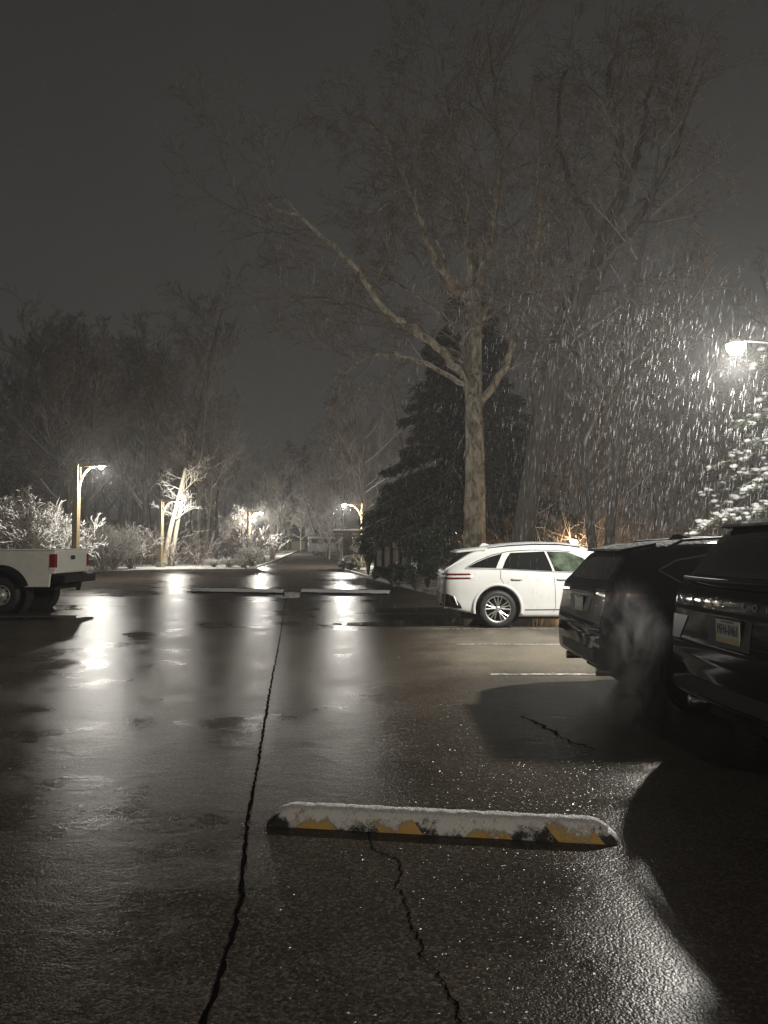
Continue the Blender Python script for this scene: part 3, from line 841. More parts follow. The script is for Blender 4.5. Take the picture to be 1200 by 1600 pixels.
# ---------------- white SUV
def white_suv():
    L = 4.71
    root = empty('parked_suv', (1.13, 14.15 + 0.955, 0))
    tag(root, 'pearl white crossover with star pattern alloys and slim twin tail lamps', 'car', 'cars parked in the right hand bays')
    sp = dict(L=L,
        T=[(0, .90), (.02, 1.02), (.05, 1.11), (.1, 1.145), (.22, 1.22), (.40, 1.34), (.6, 1.455), (.85, 1.54), (1.3, 1.60), (1.9, 1.63), (2.4, 1.62), (2.75, 1.56), (3.1, 1.42), (3.45, 1.22), (3.6, 1.13), (3.9, 1.09), (4.3, 1.03), (4.55, .93), (4.68, .78), (L, .66)],
        B=[(0, .44), (.12, .36), (.5, .27), (.9, .22), (1.5, .20), (3.4, .20), (4.3, .24), (L, .32)],
        W=[(0, .74), (.05, .83), (.14, .895), (.3, .935), (.6, .952), (1.2, .955), (3.4, .955), (4.1, .935), (4.45, .86), (4.62, .72), (L, .55)],
        S=[(0, .82), (.04, .98), (.1, 1.07), (.3, 1.10), (1.2, 1.085), (2.4, 1.05), (3.3, 1.02), (3.9, .98), (4.4, .9), (L, .6)],
        R=[(0, .70), (.1, .72), (.4, .68), (.9, .62), (2.0, .60), (2.8, .60), (3.4, .68), (3.7, .80), (4.4, .78), (L, .5)])
    mb = loft_body(sp); sk = Skin(mb, L)
    body = mb.build('body', M['suv_white'], root, smooth=True, recalc=True)
    cut = []
    for wx in (1.04, 3.915):
        for s in (-1, 1):
            c = MB(); c.prism([(wx + .425 * math.cos(2 * math.pi * k / 48), .37 + .425 * math.sin(2 * math.pi * k / 48)) for k in range(48)], s * .92 - .17, s * .92 + .17, 'Y'); cut.append(c.build('wheel_cut', M['underbody'], recalc=True))
    boolean_cut(body, cut)
    body.data.polygons.foreach_set('use_smooth', [True] * len(body.data.polygons))
    md = body.modifiers.new('edges', 'EDGE_SPLIT'); md.split_angle = R(50)
    for wx in (1.04, 3.915):
        for s in (-1, 1):
            a = MB(); a.lathe([(.42, -.16), (.42, .0), (.0, -.0)], 40, 'Y', (wx, s * .92 - s * 0.0, .37)); 
            a = MB(); a.lathe([(.418, .022 * s), (.418, -.165 * s), (.0, -.165 * s)], 40, 'Y', (wx, s * .92, .37)); a.build('wheel_well', M['underbody'], root)
            wheel(root, wx, s, .94, .36, .235, .255, 'star')
            # body coloured arch lip
            f = MB()
            f.lathe([(.43, .0), (.432, .022 * s), (.46, .026 * s), (.485, .012 * s), (.49, -.02 * s)], 40, 'Y', (wx, s * .945, .37), 0, R(-12), R(192))
            f.build('arch_lip', M['suv_white'], root, smooth=True)
    for mode in ('R', 'L'):
        g = MB(); sk.patch(g, [(.47, 1.145), (.66, 1.245), (.9, 1.34), (1.17, 1.415)], [(.5, 1.14), (.7, 1.138), (.9, 1.136), (1.02, 1.135)], mode, .004, 18, 8)
        g.build('quarter_window', M['glass'], root, smooth=True)
        g = MB(); sk.patch(g, [(1.14, 1.125), (1.2, 1.25), (1.27, 1.36), (1.33, 1.425)], [(2.10, 1.075), (2.07, 1.2), (2.03, 1.33), (1.99, 1.455)], mode, .004, 12, 18)
        g.build('rear_side_window', M['glass'], root, smooth=True)
        g = MB(); sk.patch(g, [(2.14, 1.075), (2.11, 1.2), (2.07, 1.33), (2.03, 1.455)], [(3.02, 1.055), (2.86, 1.2), (2.72, 1.33), (2.45, 1.44)], mode, .004, 12, 18)
        g.build('front_side_window', M['glass_lit'], root, smooth=True)
        t = MB(); sk.line(t, [(.42, 1.12), (1.1, 1.115), (2.1, 1.062), (3.05, 1.04)], .012, mode, .006)
        sk.line(t, [(.44, 1.14), (.66, 1.262), (.95, 1.378), (1.3, 1.455), (1.7, 1.48), (2.1, 1.478), (2.5, 1.452)], .012, mode, .006)
        t.build('window_trim', M['chrome'], root)
        for seam in ([(1.10, 1.10), (1.09, .95), (1.18, .8), (1.36, .62), (1.48, .42), (1.5, .3)], [(2.11, 1.05), (2.13, .8), (2.14, .4), (2.10, .3)], [(3.1, 1.02), (3.2, .8), (3.3, .5)]):
            t = MB(); sk.line(t, seam, .008, mode, .0025); t.build('door_seam', M['black_trim'], root)
        t = MB(); sk.line(t, [(1.55, .345), (2.3, .35), (3.4, .36)], .016, mode, .006); t.build('sill_trim', M['black_trim'], root)
        for hx in (1.40, 2.28):
            h = MB(); sg = -1 if mode == 'R' else 1
            p, n = sk.hit(hx, .925, mode)
            h.tube([p + Vector((-.11, 0, 0)), p + Vector((-.08, sg * .03, .006)), p + Vector((.08, sg * .032, .006)), p + Vector((.11, 0, 0))], [.013, .016, .016, .012], 8)
            h.build('door_handle', M['suv_white'], root, smooth=True)
        # mirror
        mi = MB(); sg = -1 if mode == 'R' else 1
        mi.blob((2.95, sg * 1.04, 1.11), .14, random.Random(1), (.7, 1.0, .75), 0, 0.05)
        mb2 = mi.build('wing_mirror', M['suv_white'], root, smooth=True)
        sd = mb2.modifiers.new('sub', 'SUBSURF'); sd.levels = 2; sd.render_levels = 2
        mi = MB(); mi.tube([Vector((2.93, sg * .86, 1.06)), Vector((2.95, sg * .98, 1.07))], [.025, .02], 8); mi.build('mirror_stalk', M['black_trim'], root)
        # tail lamps, two thin bars wrapping the corner
        for zz in (1.0, .925):
            t = MB(); sk.patch(t, [(.02, zz), (.05, zz), (.2, zz), (.36, zz + .002), (.54, zz + .005)], [(.02, zz + .032), (.05, zz + .034), (.2, zz + .034), (.36, zz + .034), (.50, zz + .034)], mode, .006, 24, 2, .01)
            sg = -1 if mode == 'R' else 1
            sk.patch(t, [(sg * .36, zz), (sg * .6, zz), (sg * .80, zz)], [(sg * .36, zz + .032), (sg * .6, zz + .033), (sg * .80, zz + .034)], 'B', .006, 12, 2, .01)
            t.build('tail_lamp', M['dark_red_lens'], root, smooth=True)
        # dark vent in the bumper corner
        t = MB(); sk.patch(t, [(.05, .64), (.1, .64), (.2, .60), (.33, .44)], [(.05, .42), (.12, .40), (.22, .375), (.36, .37)], mode, .005, 12, 6)
        sk.patch(t, [(sg * .45, .64), (sg * .6, .66), (sg * .78, .64)], [(sg * .40, .47), (sg * .6, .47), (sg * .78, .45)], 'B', .005, 10, 5)
        t.build('bumper_vent', M['black_trim'], root, smooth=True)
        t = MB(); t.tube([Vector((.20, sg * .925, .60)), Vector((.27, sg * .94, .43))], [.02, .016], 8); t.build('vent_fin', M['alloy'], root)
    g = MB(); sk.patch(g, [(-.62, 1.175), (0, 1.165), (.62, 1.175)], [(-.52, 1.40), (0, 1.42), (.52, 1.40)], 'B', .004, 20, 12); g.build('rear_window', M['glass'], root, smooth=True)
    g = MB(); sk.patch(g, [(-.66, 1.16), (0, 1.15), (.66, 1.16)], [(-.56, 1.50), (0, 1.52), (.56, 1.50)], 'F', .004, 20, 14); g.build('windscreen', M['glass'], root, smooth=True)
    # roof spoiler with side winglets
    mb = MB(); nx, ny = 8, 16
    rows = []
    for layer in (0, 1):
        for i in range(nx + 1):
            for j in range(ny + 1):
                t = i / nx; y = (j / ny * 2 - 1) * (.60 + .06 * t)
                x = .22 + .62 * t + .05 * (abs(y) / .6) ** 2 * (1 - t)
                z = 1.468 + .085 * t ** .8 - .028 * (abs(y) / .64) ** 3
                if layer: z -= .024 + .03 * t
                rows.append(Vector((x, y, z)))
    mb.v = rows; o_ = (nx + 1) * (ny + 1)
    for i in range(nx):
        for j in range(ny):
            a = i * (ny + 1) + j
            mb.f.append([a, a + 1, a + ny + 2, a + ny + 1]); mb.f.append([o_ + a, o_ + a + ny + 1, o_ + a + ny + 2, o_ + a + 1]); mb.m += [0, 0]
    for j in range(ny): mb.f.append([j, o_ + j, o_ + j + 1, j + 1]); mb.m.append(0)
    for i in range(nx):
        a = i * (ny + 1); mb.f.append([a, a + ny + 1, o_ + a + ny + 1, o_ + a]); mb.m.append(0)
        a += ny; mb.f.append([a, o_ + a, o_ + a + ny + 1, a + ny + 1]); mb.m.append(0)
    mb.build('roof_spoiler', M['suv_white'], root, smooth=True, recalc=True)
    mb = MB(); mb.prism([(.80, 1.55), (.86, 1.615), (.91, 1.625), (1.05, 1.58)], -.025, .025, 'Y'); bevel(mb.build('roof_antenna', M['suv_white'], root), .012)
    for s in (-1, 1):
        mb = MB(); mb.tube([Vector((x, s * (.61 - .01 * (x - 1.8) ** 2), catmull(sp['T'], x) - .035)) for x in (.9, 1.3, 1.8, 2.3, 2.7)], [.013] * 5, 8); mb.build('roof_rail', M['black_trim'], root)
    mb = MB(); mb.tube([Vector((.08, .05, 1.165)), Vector((.10, -.1, 1.19)), Vector((.14, -.38, 1.215))], [.014, .010, .006], 6); mb.build('rear_wiper', M['black_trim'], root)
    mb = MB(); mb.box((2.3, 0, .24), (3.9, 1.5, .12)); mb.build('underside', M['underbody'], root)
    for s in (-1, 1):
        mb = MB(); mb.tube([Vector((.05, s * .55, .37)), Vector((.3, s * .55, .36))], [.045, .045], 12); mb.build('exhaust_tip', M['chrome'], root)
    plate(root, sk, 0, .80, '', .006)
white_suv()

# ---------------- black crossover
def black_crossover():
    L = 4.66
    root = empty('parked_suv', (2.0, 7.72, 0))
    tag(root, 'black crossover with a sloping hatch and thin snow on its roof, exhaust rising behind it', 'car', 'cars parked in the right hand bays')
    sp = dict(L=L,
        T=[(0, .76), (.012, .84), (.035, .93), (.06, 1.06), (.085, 1.15), (.12, 1.19), (.2, 1.29), (.33, 1.46), (.42, 1.505), (.7, 1.555), (1.2, 1.585), (1.8, 1.60), (2.4, 1.57), (2.8, 1.46), (3.2, 1.25), (3.4, 1.14), (3.8, 1.08), (4.3, .99), (4.55, .86), (L, .68)],
        B=[(0, .40), (.1, .36), (.4, .28), (1.0, .22), (3.8, .22), (L, .3)],
        W=[(0, .80), (.03, .86), (.08, .90), (.2, .93), (.5, .945), (3.4, .945), (4.1, .92), (4.45, .82), (L, .56)],
        S=[(0, .70), (.02, .8), (.06, .98), (.1, 1.06), (.3, 1.12), (1.2, 1.09), (2.4, 1.05), (3.2, 1.02), (4.2, .93), (L, .6)],
        R=[(0, .78), (.08, .80), (.2, .74), (.42, .66), (.9, .63), (2.4, .62), (3.0, .66), (3.5, .80), (4.4, .76), (L, .5)])
    mb = loft_body(sp); sk = Skin(mb, L)
    body = mb.build('body', M['black_paint'], root, smooth=True, recalc=True)
    cut = []
    for wx in (.95, 3.65):
        for s in (-1, 1):
            c = MB(); c.prism([(wx + .42 * math.cos(2 * math.pi * k / 48), .36 + .42 * math.sin(2 * math.pi * k / 48)) for k in range(48)], s * .91 - .17, s * .91 + .17, 'Y'); cut.append(c.build('wheel_cut', M['underbody'], recalc=True))
    boolean_cut(body, cut)
    body.data.polygons.foreach_set('use_smooth', [True] * len(body.data.polygons))
    md = body.modifiers.new('edges', 'EDGE_SPLIT'); md.split_angle = R(50)
    for wx in (.95, 3.65):
        for s in (-1, 1):
            a = MB(); a.lathe([(.413, .015 * s), (.413, -.165 * s), (.0, -.165 * s)], 40, 'Y', (wx, s * .91, .36)); a.build('wheel_well', M['underbody'], root)
            wheel(root, wx, s, .93, .36, .235, .25, 'alloy')
    for mode in ('R', 'L'):
        sg = -1 if mode == 'R' else 1
        g = MB(); sk.patch(g, [(.60, 1.30), (.75, 1.37), (.95, 1.42), (1.12, 1.44)], [(.78, 1.19), (.9, 1.17), (1.02, 1.155), (1.12, 1.15)], mode, .004, 12, 8); g.build('quarter_window', M['glass'], root, smooth=True)
        t = MB(); sk.line(t, [(1.12, 1.13), (.78, 1.17), (.57, 1.30), (.76, 1.39), (1.12, 1.455)], .014, mode, .006); t.build('window_trim', M['chrome'], root)
        g = MB(); sk.patch(g, [(1.18, 1.13), (1.2, 1.3), (1.24, 1.44)], [(2.05, 1.09), (2.03, 1.28), (1.98, 1.46)], mode, .004, 10, 14); g.build('rear_side_window', M['glass'], root, smooth=True)
        g = MB(); sk.patch(g, [(2.1, 1.09), (2.08, 1.28), (2.03, 1.46)], [(2.95, 1.07), (2.75, 1.25), (2.45, 1.43)], mode, .004, 10, 14); g.build('front_side_window', M['glass'], root, smooth=True)
        # wedge tail lamp wrapping the corner
        t = MB(); sk.patch(t, [(.03, 1.02), (.1, 1.025), (.25, 1.04), (.42, 1.075)], [(.07, 1.09), (.12, 1.10), (.28, 1.105), (.42, 1.095)], mode, .006, 18, 3, .01)
        sk.patch(t, [(sg * .5, 1.05), (sg * .7, 1.04), (sg * .85, 1.03)], [(sg * .5, 1.09), (sg * .7, 1.09), (sg * .84, 1.095)], 'B', .006, 12, 3, .01)
        t.build('tail_lamp', M['dark_red_lens'], root, smooth=True)
        t = MB(); sk.line(t, [(sg * .48, 1.105), (sg * .8, 1.11)], .008, 'B', .008); t.build('lamp_trim', M['black_trim'], root)
        t = MB(); sk.patch(t, [(sg * .55, .62), (sg * .8, .61)], [(sg * .55, .58), (sg * .8, .575)], 'B', .005, 8, 2); t.build('bumper_reflector', M['dark_red_lens'], root)
        for seam in ([(1.15, 1.1), (1.1, .9), (1.3, .6), (1.42, .3)], [(2.08, 1.06), (2.1, .7), (2.08, .3)]):
            t = MB(); sk.line(t, seam, .008, mode, .003); t.build('door_seam', M['underbody'], root)
        t = MB(); t.blob((2.9, sg * 1.03, 1.12), .13, random.Random(1), (.7, 1, .75), 0, .05); q = t.build('wing_mirror', M['black_paint'], root, smooth=True); sd = q.modifiers.new('sub', 'SUBSURF'); sd.levels = 2; sd.render_levels = 2
        t = MB(); t.tube([Vector((.03, sg * .58, .33)), Vector((.3, sg * .58, .33))], [.042, .042], 14); t.build('exhaust_pipe', M['chrome'], root, smooth=True)
    g = MB(); sk.patch(g, [(-.70, 1.20), (0, 1.19), (.70, 1.20)], [(-.58, 1.44), (0, 1.455), (.58, 1.44)], 'B', .004, 20, 10); g.build('rear_window', M['glass'], root, smooth=True)
    g = MB(); sk.patch(g, [(-.66, 1.16), (0, 1.15), (.66, 1.16)], [(-.56, 1.44), (0, 1.46), (.56, 1.44)], 'F', .004, 20, 12); g.build('windscreen', M['glass'], root, smooth=True)
    mb = MB(); mb.prism([(.26, 1.482), (.30, 1.502), (.62, 1.562), (.62, 1.52), (.36, 1.47)], -.60, .60, 'Y'); bevel(mb.build('roof_spoiler', M['black_paint'], root), .008)
    mb = MB(); mb.prism([(.95, 1.58), (1.02, 1.655), (1.06, 1.66), (1.22, 1.615)], -.022, .022, 'Y'); bevel(mb.build('roof_antenna', M['black_paint'], root), .012)
    for s in (-1, 1):
        mb = MB(); mb.tube([Vector((.75, s * .655, 1.535)), Vector((.85, s * .65, 1.585)), Vector((1.6, s * .64, 1.63)), Vector((2.3, s * .64, 1.60)), Vector((2.45, s * .64, 1.55))], [.014] * 5, 8); mb.build('roof_rail', M['black_trim'], root)
    # recessed plate panel, bumper step
    mb = MB(); sk.patch(mb, [(-.34, .885), (0, .885), (.34, .885)], [(-.40, 1.02), (0, 1.025), (.40, 1.02)], 'B', .004, 12, 4); mb.build('plate_recess', M['black_trim'], root)
    mb = MB(); mb.tube([Vector((.05 + .10 * (abs(y) / .84) ** 3, y, .80)) for y in (-.86, -.7, -.4, 0, .4, .7, .86)], [.03] * 7, 8); mb.build('bumper_step', M['black_trim'], root, smooth=True)
    mb = MB(); sk.line(mb, [(-.45, 1.055), (0, 1.06), (.45, 1.055)], .02, 'B', .008); mb.build('hatch_strip', M['black_trim'], root)
    mb = MB(); sk.patch(mb, [(-.6, .44), (0, .43), (.6, .44)], [(-.62, .54), (0, .54), (.62, .54)], 'B', .005, 12, 4); mb.build('diffuser', M['black_trim'], root)
    mb = MB(); mb.box((2.2, 0, .27), (3.8, 1.5, .12)); mb.build('underside', M['underbody'], root)
    plate(root, sk, 0, .945, '', .012)
black_crossover()

# ---------------- dark SUV nearest on the right
def near_suv():
    L = 4.8
    root = empty('parked_suv', (2.29, 4.97, 0), R(3.0)); root.scale = (1, 1, 1.035)
    tag(root, 'near black SUV cut by the right edge, showing its tailgate lettering and number plate', 'car', 'cars parked in the right hand bays')
    sp = dict(L=L,
        T=[(0, .80), (.012, .90), (.03, 1.02), (.05, 1.15), (.09, 1.22), (.15, 1.27), (.30, 1.52), (.38, 1.60), (.48, 1.64), (.8, 1.675), (1.4, 1.69), (2.2, 1.685), (2.7, 1.62), (3.1, 1.42), (3.4, 1.22), (3.6, 1.14), (4.2, 1.08), (4.6, .96), (L, .7)],
        B=[(0, .42), (.1, .37), (.4, .30), (1.0, .25), (3.9, .25), (L, .34)],
        W=[(0, .84), (.03, .88), (.1, .93), (.25, .955), (.6, .965), (3.5, .965), (4.3, .93), (4.6, .84), (L, .6)],
        S=[(0, .72), (.02, .9), (.05, 1.07), (.12, 1.13), (.4, 1.15), (1.4, 1.12), (2.6, 1.08), (3.3, 1.05), (4.2, 1.0), (L, .62)],
        R=[(0, .80), (.08, .82), (.2, .78), (.4, .70), (.9, .68), (2.6, .66), (3.2, .70), (3.6, .83), (4.5, .78), (L, .55)])
    mb = loft_body(sp); sk = Skin(mb, L)
    body = mb.build('body', M['grey_paint'], root, smooth=True, recalc=True)
    cut = []
    for wx in (.93, 3.80):
        for s in (-1, 1):
            c = MB(); c.prism([(wx + .44 * math.cos(2 * math.pi * k / 48), .38 + .44 * math.sin(2 * math.pi * k / 48)) for k in range(48)], s * .93 - .17, s * .93 + .17, 'Y'); cut.append(c.build('wheel_cut', M['underbody'], recalc=True))
    boolean_cut(body, cut)
    body.data.polygons.foreach_set('use_smooth', [True] * len(body.data.polygons))
    md = body.modifiers.new('edges', 'EDGE_SPLIT'); md.split_angle = R(50)
    for wx in (.93, 3.80):
        for s in (-1, 1):
            a = MB(); a.lathe([(.433, .015 * s), (.433, -.165 * s), (.0, -.165 * s)], 40, 'Y', (wx, s * .93, .38)); a.build('wheel_well', M['underbody'], root)
            wheel(root, wx, s, .95, .38, .245, .27, 'alloy')
    for mode in ('R', 'L'):
        sg = -1 if mode == 'R' else 1
        g = MB(); sk.patch(g, [(.42, 1.24), (.45, 1.38), (.6, 1.52)], [(1.15, 1.18), (1.17, 1.36), (1.2, 1.53)], mode, .004, 10, 10); g.build('quarter_window', M['glass'], root, smooth=True)
        g = MB(); sk.patch(g, [(1.22, 1.17), (1.24, 1.36), (1.26, 1.54)], [(2.05, 1.13), (2.04, 1.34), (2.0, 1.54)], mode, .004, 10, 10); g.build('rear_side_window', M['glass'], root, smooth=True)
        g = MB(); sk.patch(g, [(2.1, 1.13), (2.09, 1.34), (2.06, 1.54)], [(3.0, 1.11), (2.85, 1.3), (2.6, 1.5)], mode, .004, 10, 10); g.build('front_side_window', M['glass'], root, smooth=True)
        t = MB(); sk.patch(t, [(sg * .80, 1.045), (sg * .85, 1.043), (sg * .895, 1.04)], [(sg * .80, 1.115), (sg * .85, 1.117), (sg * .88, 1.12)], 'B', .006, 12, 4, .01)
        sk.patch(t, [(.06, 1.03), (.2, 1.03), (.34, 1.05)], [(.1, 1.115), (.22, 1.11), (.34, 1.09)], mode, .006, 10, 3, .01)
        t.build('tail_lamp', M['dark_red_lens'], root, smooth=True)
        t = MB(); sk.patch(t, [(sg * .86, .80), (sg * .70, .80)], [(sg * .88, .97), (sg * .60, .97)], 'B', .006, 6, 6); t.build('reflector_panel', mat('grey reflector panel', (0.10, 0.10, 0.098), 0.35) if sg < 0 else bpy.data.materials['grey reflector panel'], root)
        t = MB(); sk.line(t, [(.02, 1.0), (.035, .85), (.03, .7), (.03, .55)], .014, mode, .006); t.build('corner_trim', M['dark_chrome'], root)
        t = MB(); t.blob((2.95, sg * 1.05, 1.16), .14, random.Random(1), (.7, 1, .8), 0, .05); q = t.build('wing_mirror', M['grey_paint'], root, smooth=True); sd = q.modifiers.new('sub', 'SUBSURF'); sd.levels = 2; sd.render_levels = 2
        t = MB(); t.tube([Vector((.03, sg * .62, .36)), Vector((.3, sg * .62, .36))], [.045, .045], 14); t.build('exhaust_pipe', M['chrome'], root, smooth=True)
    g = MB(); sk.patch(g, [(-.76, 1.265), (0, 1.255), (.76, 1.265)], [(-.62, 1.57), (0, 1.59), (.62, 1.57)], 'B', .004, 20, 10); g.build('rear_window', M['glass'], root, smooth=True)
    g = MB(); sk.patch(g, [(-.7, 1.2), (0, 1.19), (.7, 1.2)], [(-.58, 1.56), (0, 1.58), (.58, 1.56)], 'F', .004, 20, 12); g.build('windscreen', M['glass'], root, smooth=True)
    mb = MB(); mb.prism([(.30, 1.605), (.34, 1.628), (.7, 1.69), (.7, 1.64), (.42, 1.595)], -.66, .66, 'Y'); bevel(mb.build('roof_spoiler', M['grey_paint'], root), .01)
    # tailgate: ledge, handle strip, seams
    mb = MB(); mb.tube([Vector((.015 + .11 * (abs(y) / .86) ** 3, y, 1.235)) for y in (-.86, -.6, -.3, 0, .3, .6, .86)], [.016] * 7, 8); mb.build('tailgate_ledge', M['black_trim'], root, smooth=True)
    mb = MB(); sk.line(mb, [(-.86, 1.03), (-.4, 1.025), (0, 1.025), (.4, 1.025), (.86, 1.03)], .03, 'B', .006); mb.build('tailgate_strip', M['underbody'], root)
    mb = MB(); sk.line(mb, [(-.84, .80), (-.4, .785), (0, .78), (.4, .785), (.84, .80)], .022, 'B', .005); mb.build('tailgate_seam', M['underbody'], root)
    mb = MB(); sk.patch(mb, [(-.27, .81), (0, .81), (.27, .81)], [(-.27, 1.0), (0, 1.0), (.27, 1.0)], 'B', .004, 8, 4); mb.build('plate_recess', M['black_trim'], root)
    mb = MB(); sk.patch(mb, [(-.6, .45), (0, .44), (.6, .45)], [(-.62, .55), (0, .55), (.62, .55)], 'B', .005, 12, 4); mb.build('diffuser', M['black_trim'], root)
    letters = 'RANGE ROVER'
    for i, ch in enumerate(letters):
        if ch == ' ': continue
        y = .70 - i * 1.40 / 10
        p, n = sk.hit(y, 1.085, 'B')
        text_mesh('badge_letter', ch, .062, M['dark_chrome'], root, back_mtx(p.x - .005, y, 1.085, R(9)), .003, 1.1)
    mb = MB(); mb.box((2.2, 0, .30), (3.9, 1.5, .12)); mb.build('underside', M['underbody'], root)
    plate(root, sk, 0, .915, 'MFN-0461', .010)
near_suv()

# ---------------- white pickup, left edge
def pickup():
    root = empty('pickup_truck', (-7.62, 17.2 + .93, 0), math.pi)
    tag(root, 'dirty white pickup truck with snow along its bed rail and a black bumper', 'pickup truck')
    # local: x=0 rear, +x front; local -y faces away from the camera after the half turn
    Wd = .96; wx = 1.27; wz = .44
    arc = [(wx + .56 * math.cos(a), wz + .60 * math.sin(a)) for a in [R(8 + 164 * k / 24) for k in range(25)]]
    for s in (-1, 1):
        poly = [(0.02, .94), (.06, .92), (.12, .62), (.62, .60)]
        arcp = [(wx - .56, .62)] + [(wx + .58 * math.cos(math.pi - a), wz + .64 * math.sin(a)) for a in [R(22 + 136 * k / 20) for k in range(21)]] + [(wx + .56, .62)]
        poly = [(0.0, 1.47), (0.0, .93), (.10, .92), (.13, .62)] + arcp + [(2.5, .62), (2.5, 1.47)]
        mb = MB(); mb.prism(poly, s * (Wd - .07), s * Wd, 'Y'); bevel(mb.build('bed_side', M['truck_white'], root, recalc=True), .018, 3)
        mb = MB(); mb.prism([(.14, .99), (.62, .99), (.64, 1.0), (.14, 1.005)], s * (Wd - .01), s * (Wd + .006), 'Y'); mb.build('side_crease', M['truck_white'], root, recalc=True)
        # flare
        f = MB(); f.lathe([(.535, -.05 * s), (.535, .05 * s), (.56, .075 * s), (.64, .055 * s), (.70, .0)], 36, 'Y', (wx, s * Wd, wz), 0, R(18), R(162)); f.build('fender_flare', M['truck_flare'], root, smooth=True)
        f = MB(); f.lathe([(.60, .0), (.60, -.36 * s), (0, -.36 * s)], 30, 'Y', (wx, s * (Wd - .06), wz)); f.build('wheel_well', M['underbody'], root)
        wheel(root, wx, s, .93, .43, .27, .235, 'steel')
        wheel(root, 4.62, s, .93, .43, .27, .235, 'steel')
        # tail lamp
        mb = MB(); mb.box((.055, s * (Wd - .045), 1.20), (.14, .12, .37)); t = bevel(mb.build('tail_lamp', M['red_lens'], root), .012)
        mb = MB(); mb.box((.052, s * (Wd - .043), 1.045), (.145, .125, .055)); mb.build('reversing_lamp', M['white_lens'], t)
        mb = MB(); mb.box((1.25, s * (Wd - .03), 1.485), (2.52, .13, .045)); bevel(mb.build('bed_rail', M['snow'], root), .018, 3)
    mb = MB(); mb.box((.03, 0, 1.21), (.075, 1.72, .56)); bevel(mb.build('tailgate', M['truck_white'], root), .025, 3)
    mb = MB(); mb.box((.03, 0, 1.5), (.09, 1.74, .03)); bevel(mb.build('tailgate_snow', M['snow'], root), .012, 2)
    mb = MB(); mb.box((-.012, -.0, 1.30), (.02, .22, .10)); bevel(mb.build('tailgate_handle', M['black_trim'], root), .006)
    mb = MB(); mb.box((1.28, 0, .90), (2.4, 1.78, .06)); mb.build('bed_floor', M['underbody'], root)
    mb = MB(); mb.box((2.47, 0, 1.2), (.05, 1.78, .54)); mb.build('bed_bulkhead', M['truck_white'], root)
    # bumper: step bumper with hitch
    mb = MB(); mb.prism([(-.22, .70), (-.22, .86), (-.19, .90), (.05, .90), (.05, .74), (-.1, .70)], -.93, .93, 'Y'); bevel(mb.build('rear_bumper', M['black_trim'], root, recalc=True), .02, 3)
    mb = MB(); mb.box((-.06, 0, .63), (.22, .30, .10)); mb.box((-.16, 0, .56), (.08, .08, .12)); mb.tube([Vector((-.2, 0, .58)), Vector((-.2, 0, .70))], [.025, .03], 10); mb.build('tow_hitch', M['underbody'], root)
    mb = MB(); mb.box((2.9, 0, .62), (5.4, .9, .16)); mb.tube([Vector((wx, -.8, wz)), Vector((wx, .8, wz))], [.06, .06], 10); mb.blob((wx, 0, wz), .17, random.Random(1), (1, 1, 1), 0, .02); mb.build('chassis', M['underbody'], root)
    # cab and front
    L = 3.2
    sp = dict(L=L, T=[(0, 1.55), (.05, 1.80), (.2, 1.90), (.8, 1.93), (1.2, 1.88), (1.5, 1.7), (1.85, 1.38), (2.0, 1.33), (2.8, 1.28), (3.1, 1.15), (L, .95)], B=[(0, .6), (L, .6)], W=[(0, .93), (.1, .95), (2.6, .95), (3.0, .92), (L, .86)], S=[(0, 1.3), (.1, 1.35), (1.6, 1.33), (2.8, 1.2), (L, .9)], R=[(0, .74), (.8, .72), (1.4, .72), (1.9, .84), (3.0, .82), (L, .8)])
    cb = loft_body(sp); sk = Skin(cb, L)
    mv = Matrix.Translation((2.56, 0, 0))
    parts = []
    for mode in ('R', 'L'):
        g = MB(); sk.patch(g, [(.25, 1.40), (.28, 1.6), (.35, 1.8)], [(1.62, 1.38), (1.45, 1.6), (1.15, 1.8)], mode, .005, 10, 10); parts.append(('side_window', g, M['glass']))
    g = MB(); sk.patch(g, [(-.7, 1.45), (.7, 1.45)], [(-.62, 1.78), (.62, 1.78)], 'B', .005, 10, 6); parts.append(('rear_window', g, M['glass']))
    g = MB(); sk.patch(g, [(-.72, 1.42), (.72, 1.42)], [(-.62, 1.82), (.62, 1.82)], 'F', .005, 10, 8); parts.append(('windscreen', g, M['glass']))
    parts.append(('cab', cb, M['truck_white']))
    for nme, g, mm in parts:
        g.v = [mv @ v for v in g.v]; g.build(nme, mm, root, smooth=True, recalc=(nme == 'cab'))
    f = MB()
    for s in (-1, 1): f.lathe([(.56, .03 * s), (.56, -.3 * s), (0, -.3 * s)], 30, 'Y', (4.62, s * .94, .46))
    f.build('wheel_well', M['underbody'], root)
M['truck_flare'] = carpaint('black flare with snow', (0.012, 0.012, 0.012), 0.5, 0.2, 0.9, 0.62)
pickup()

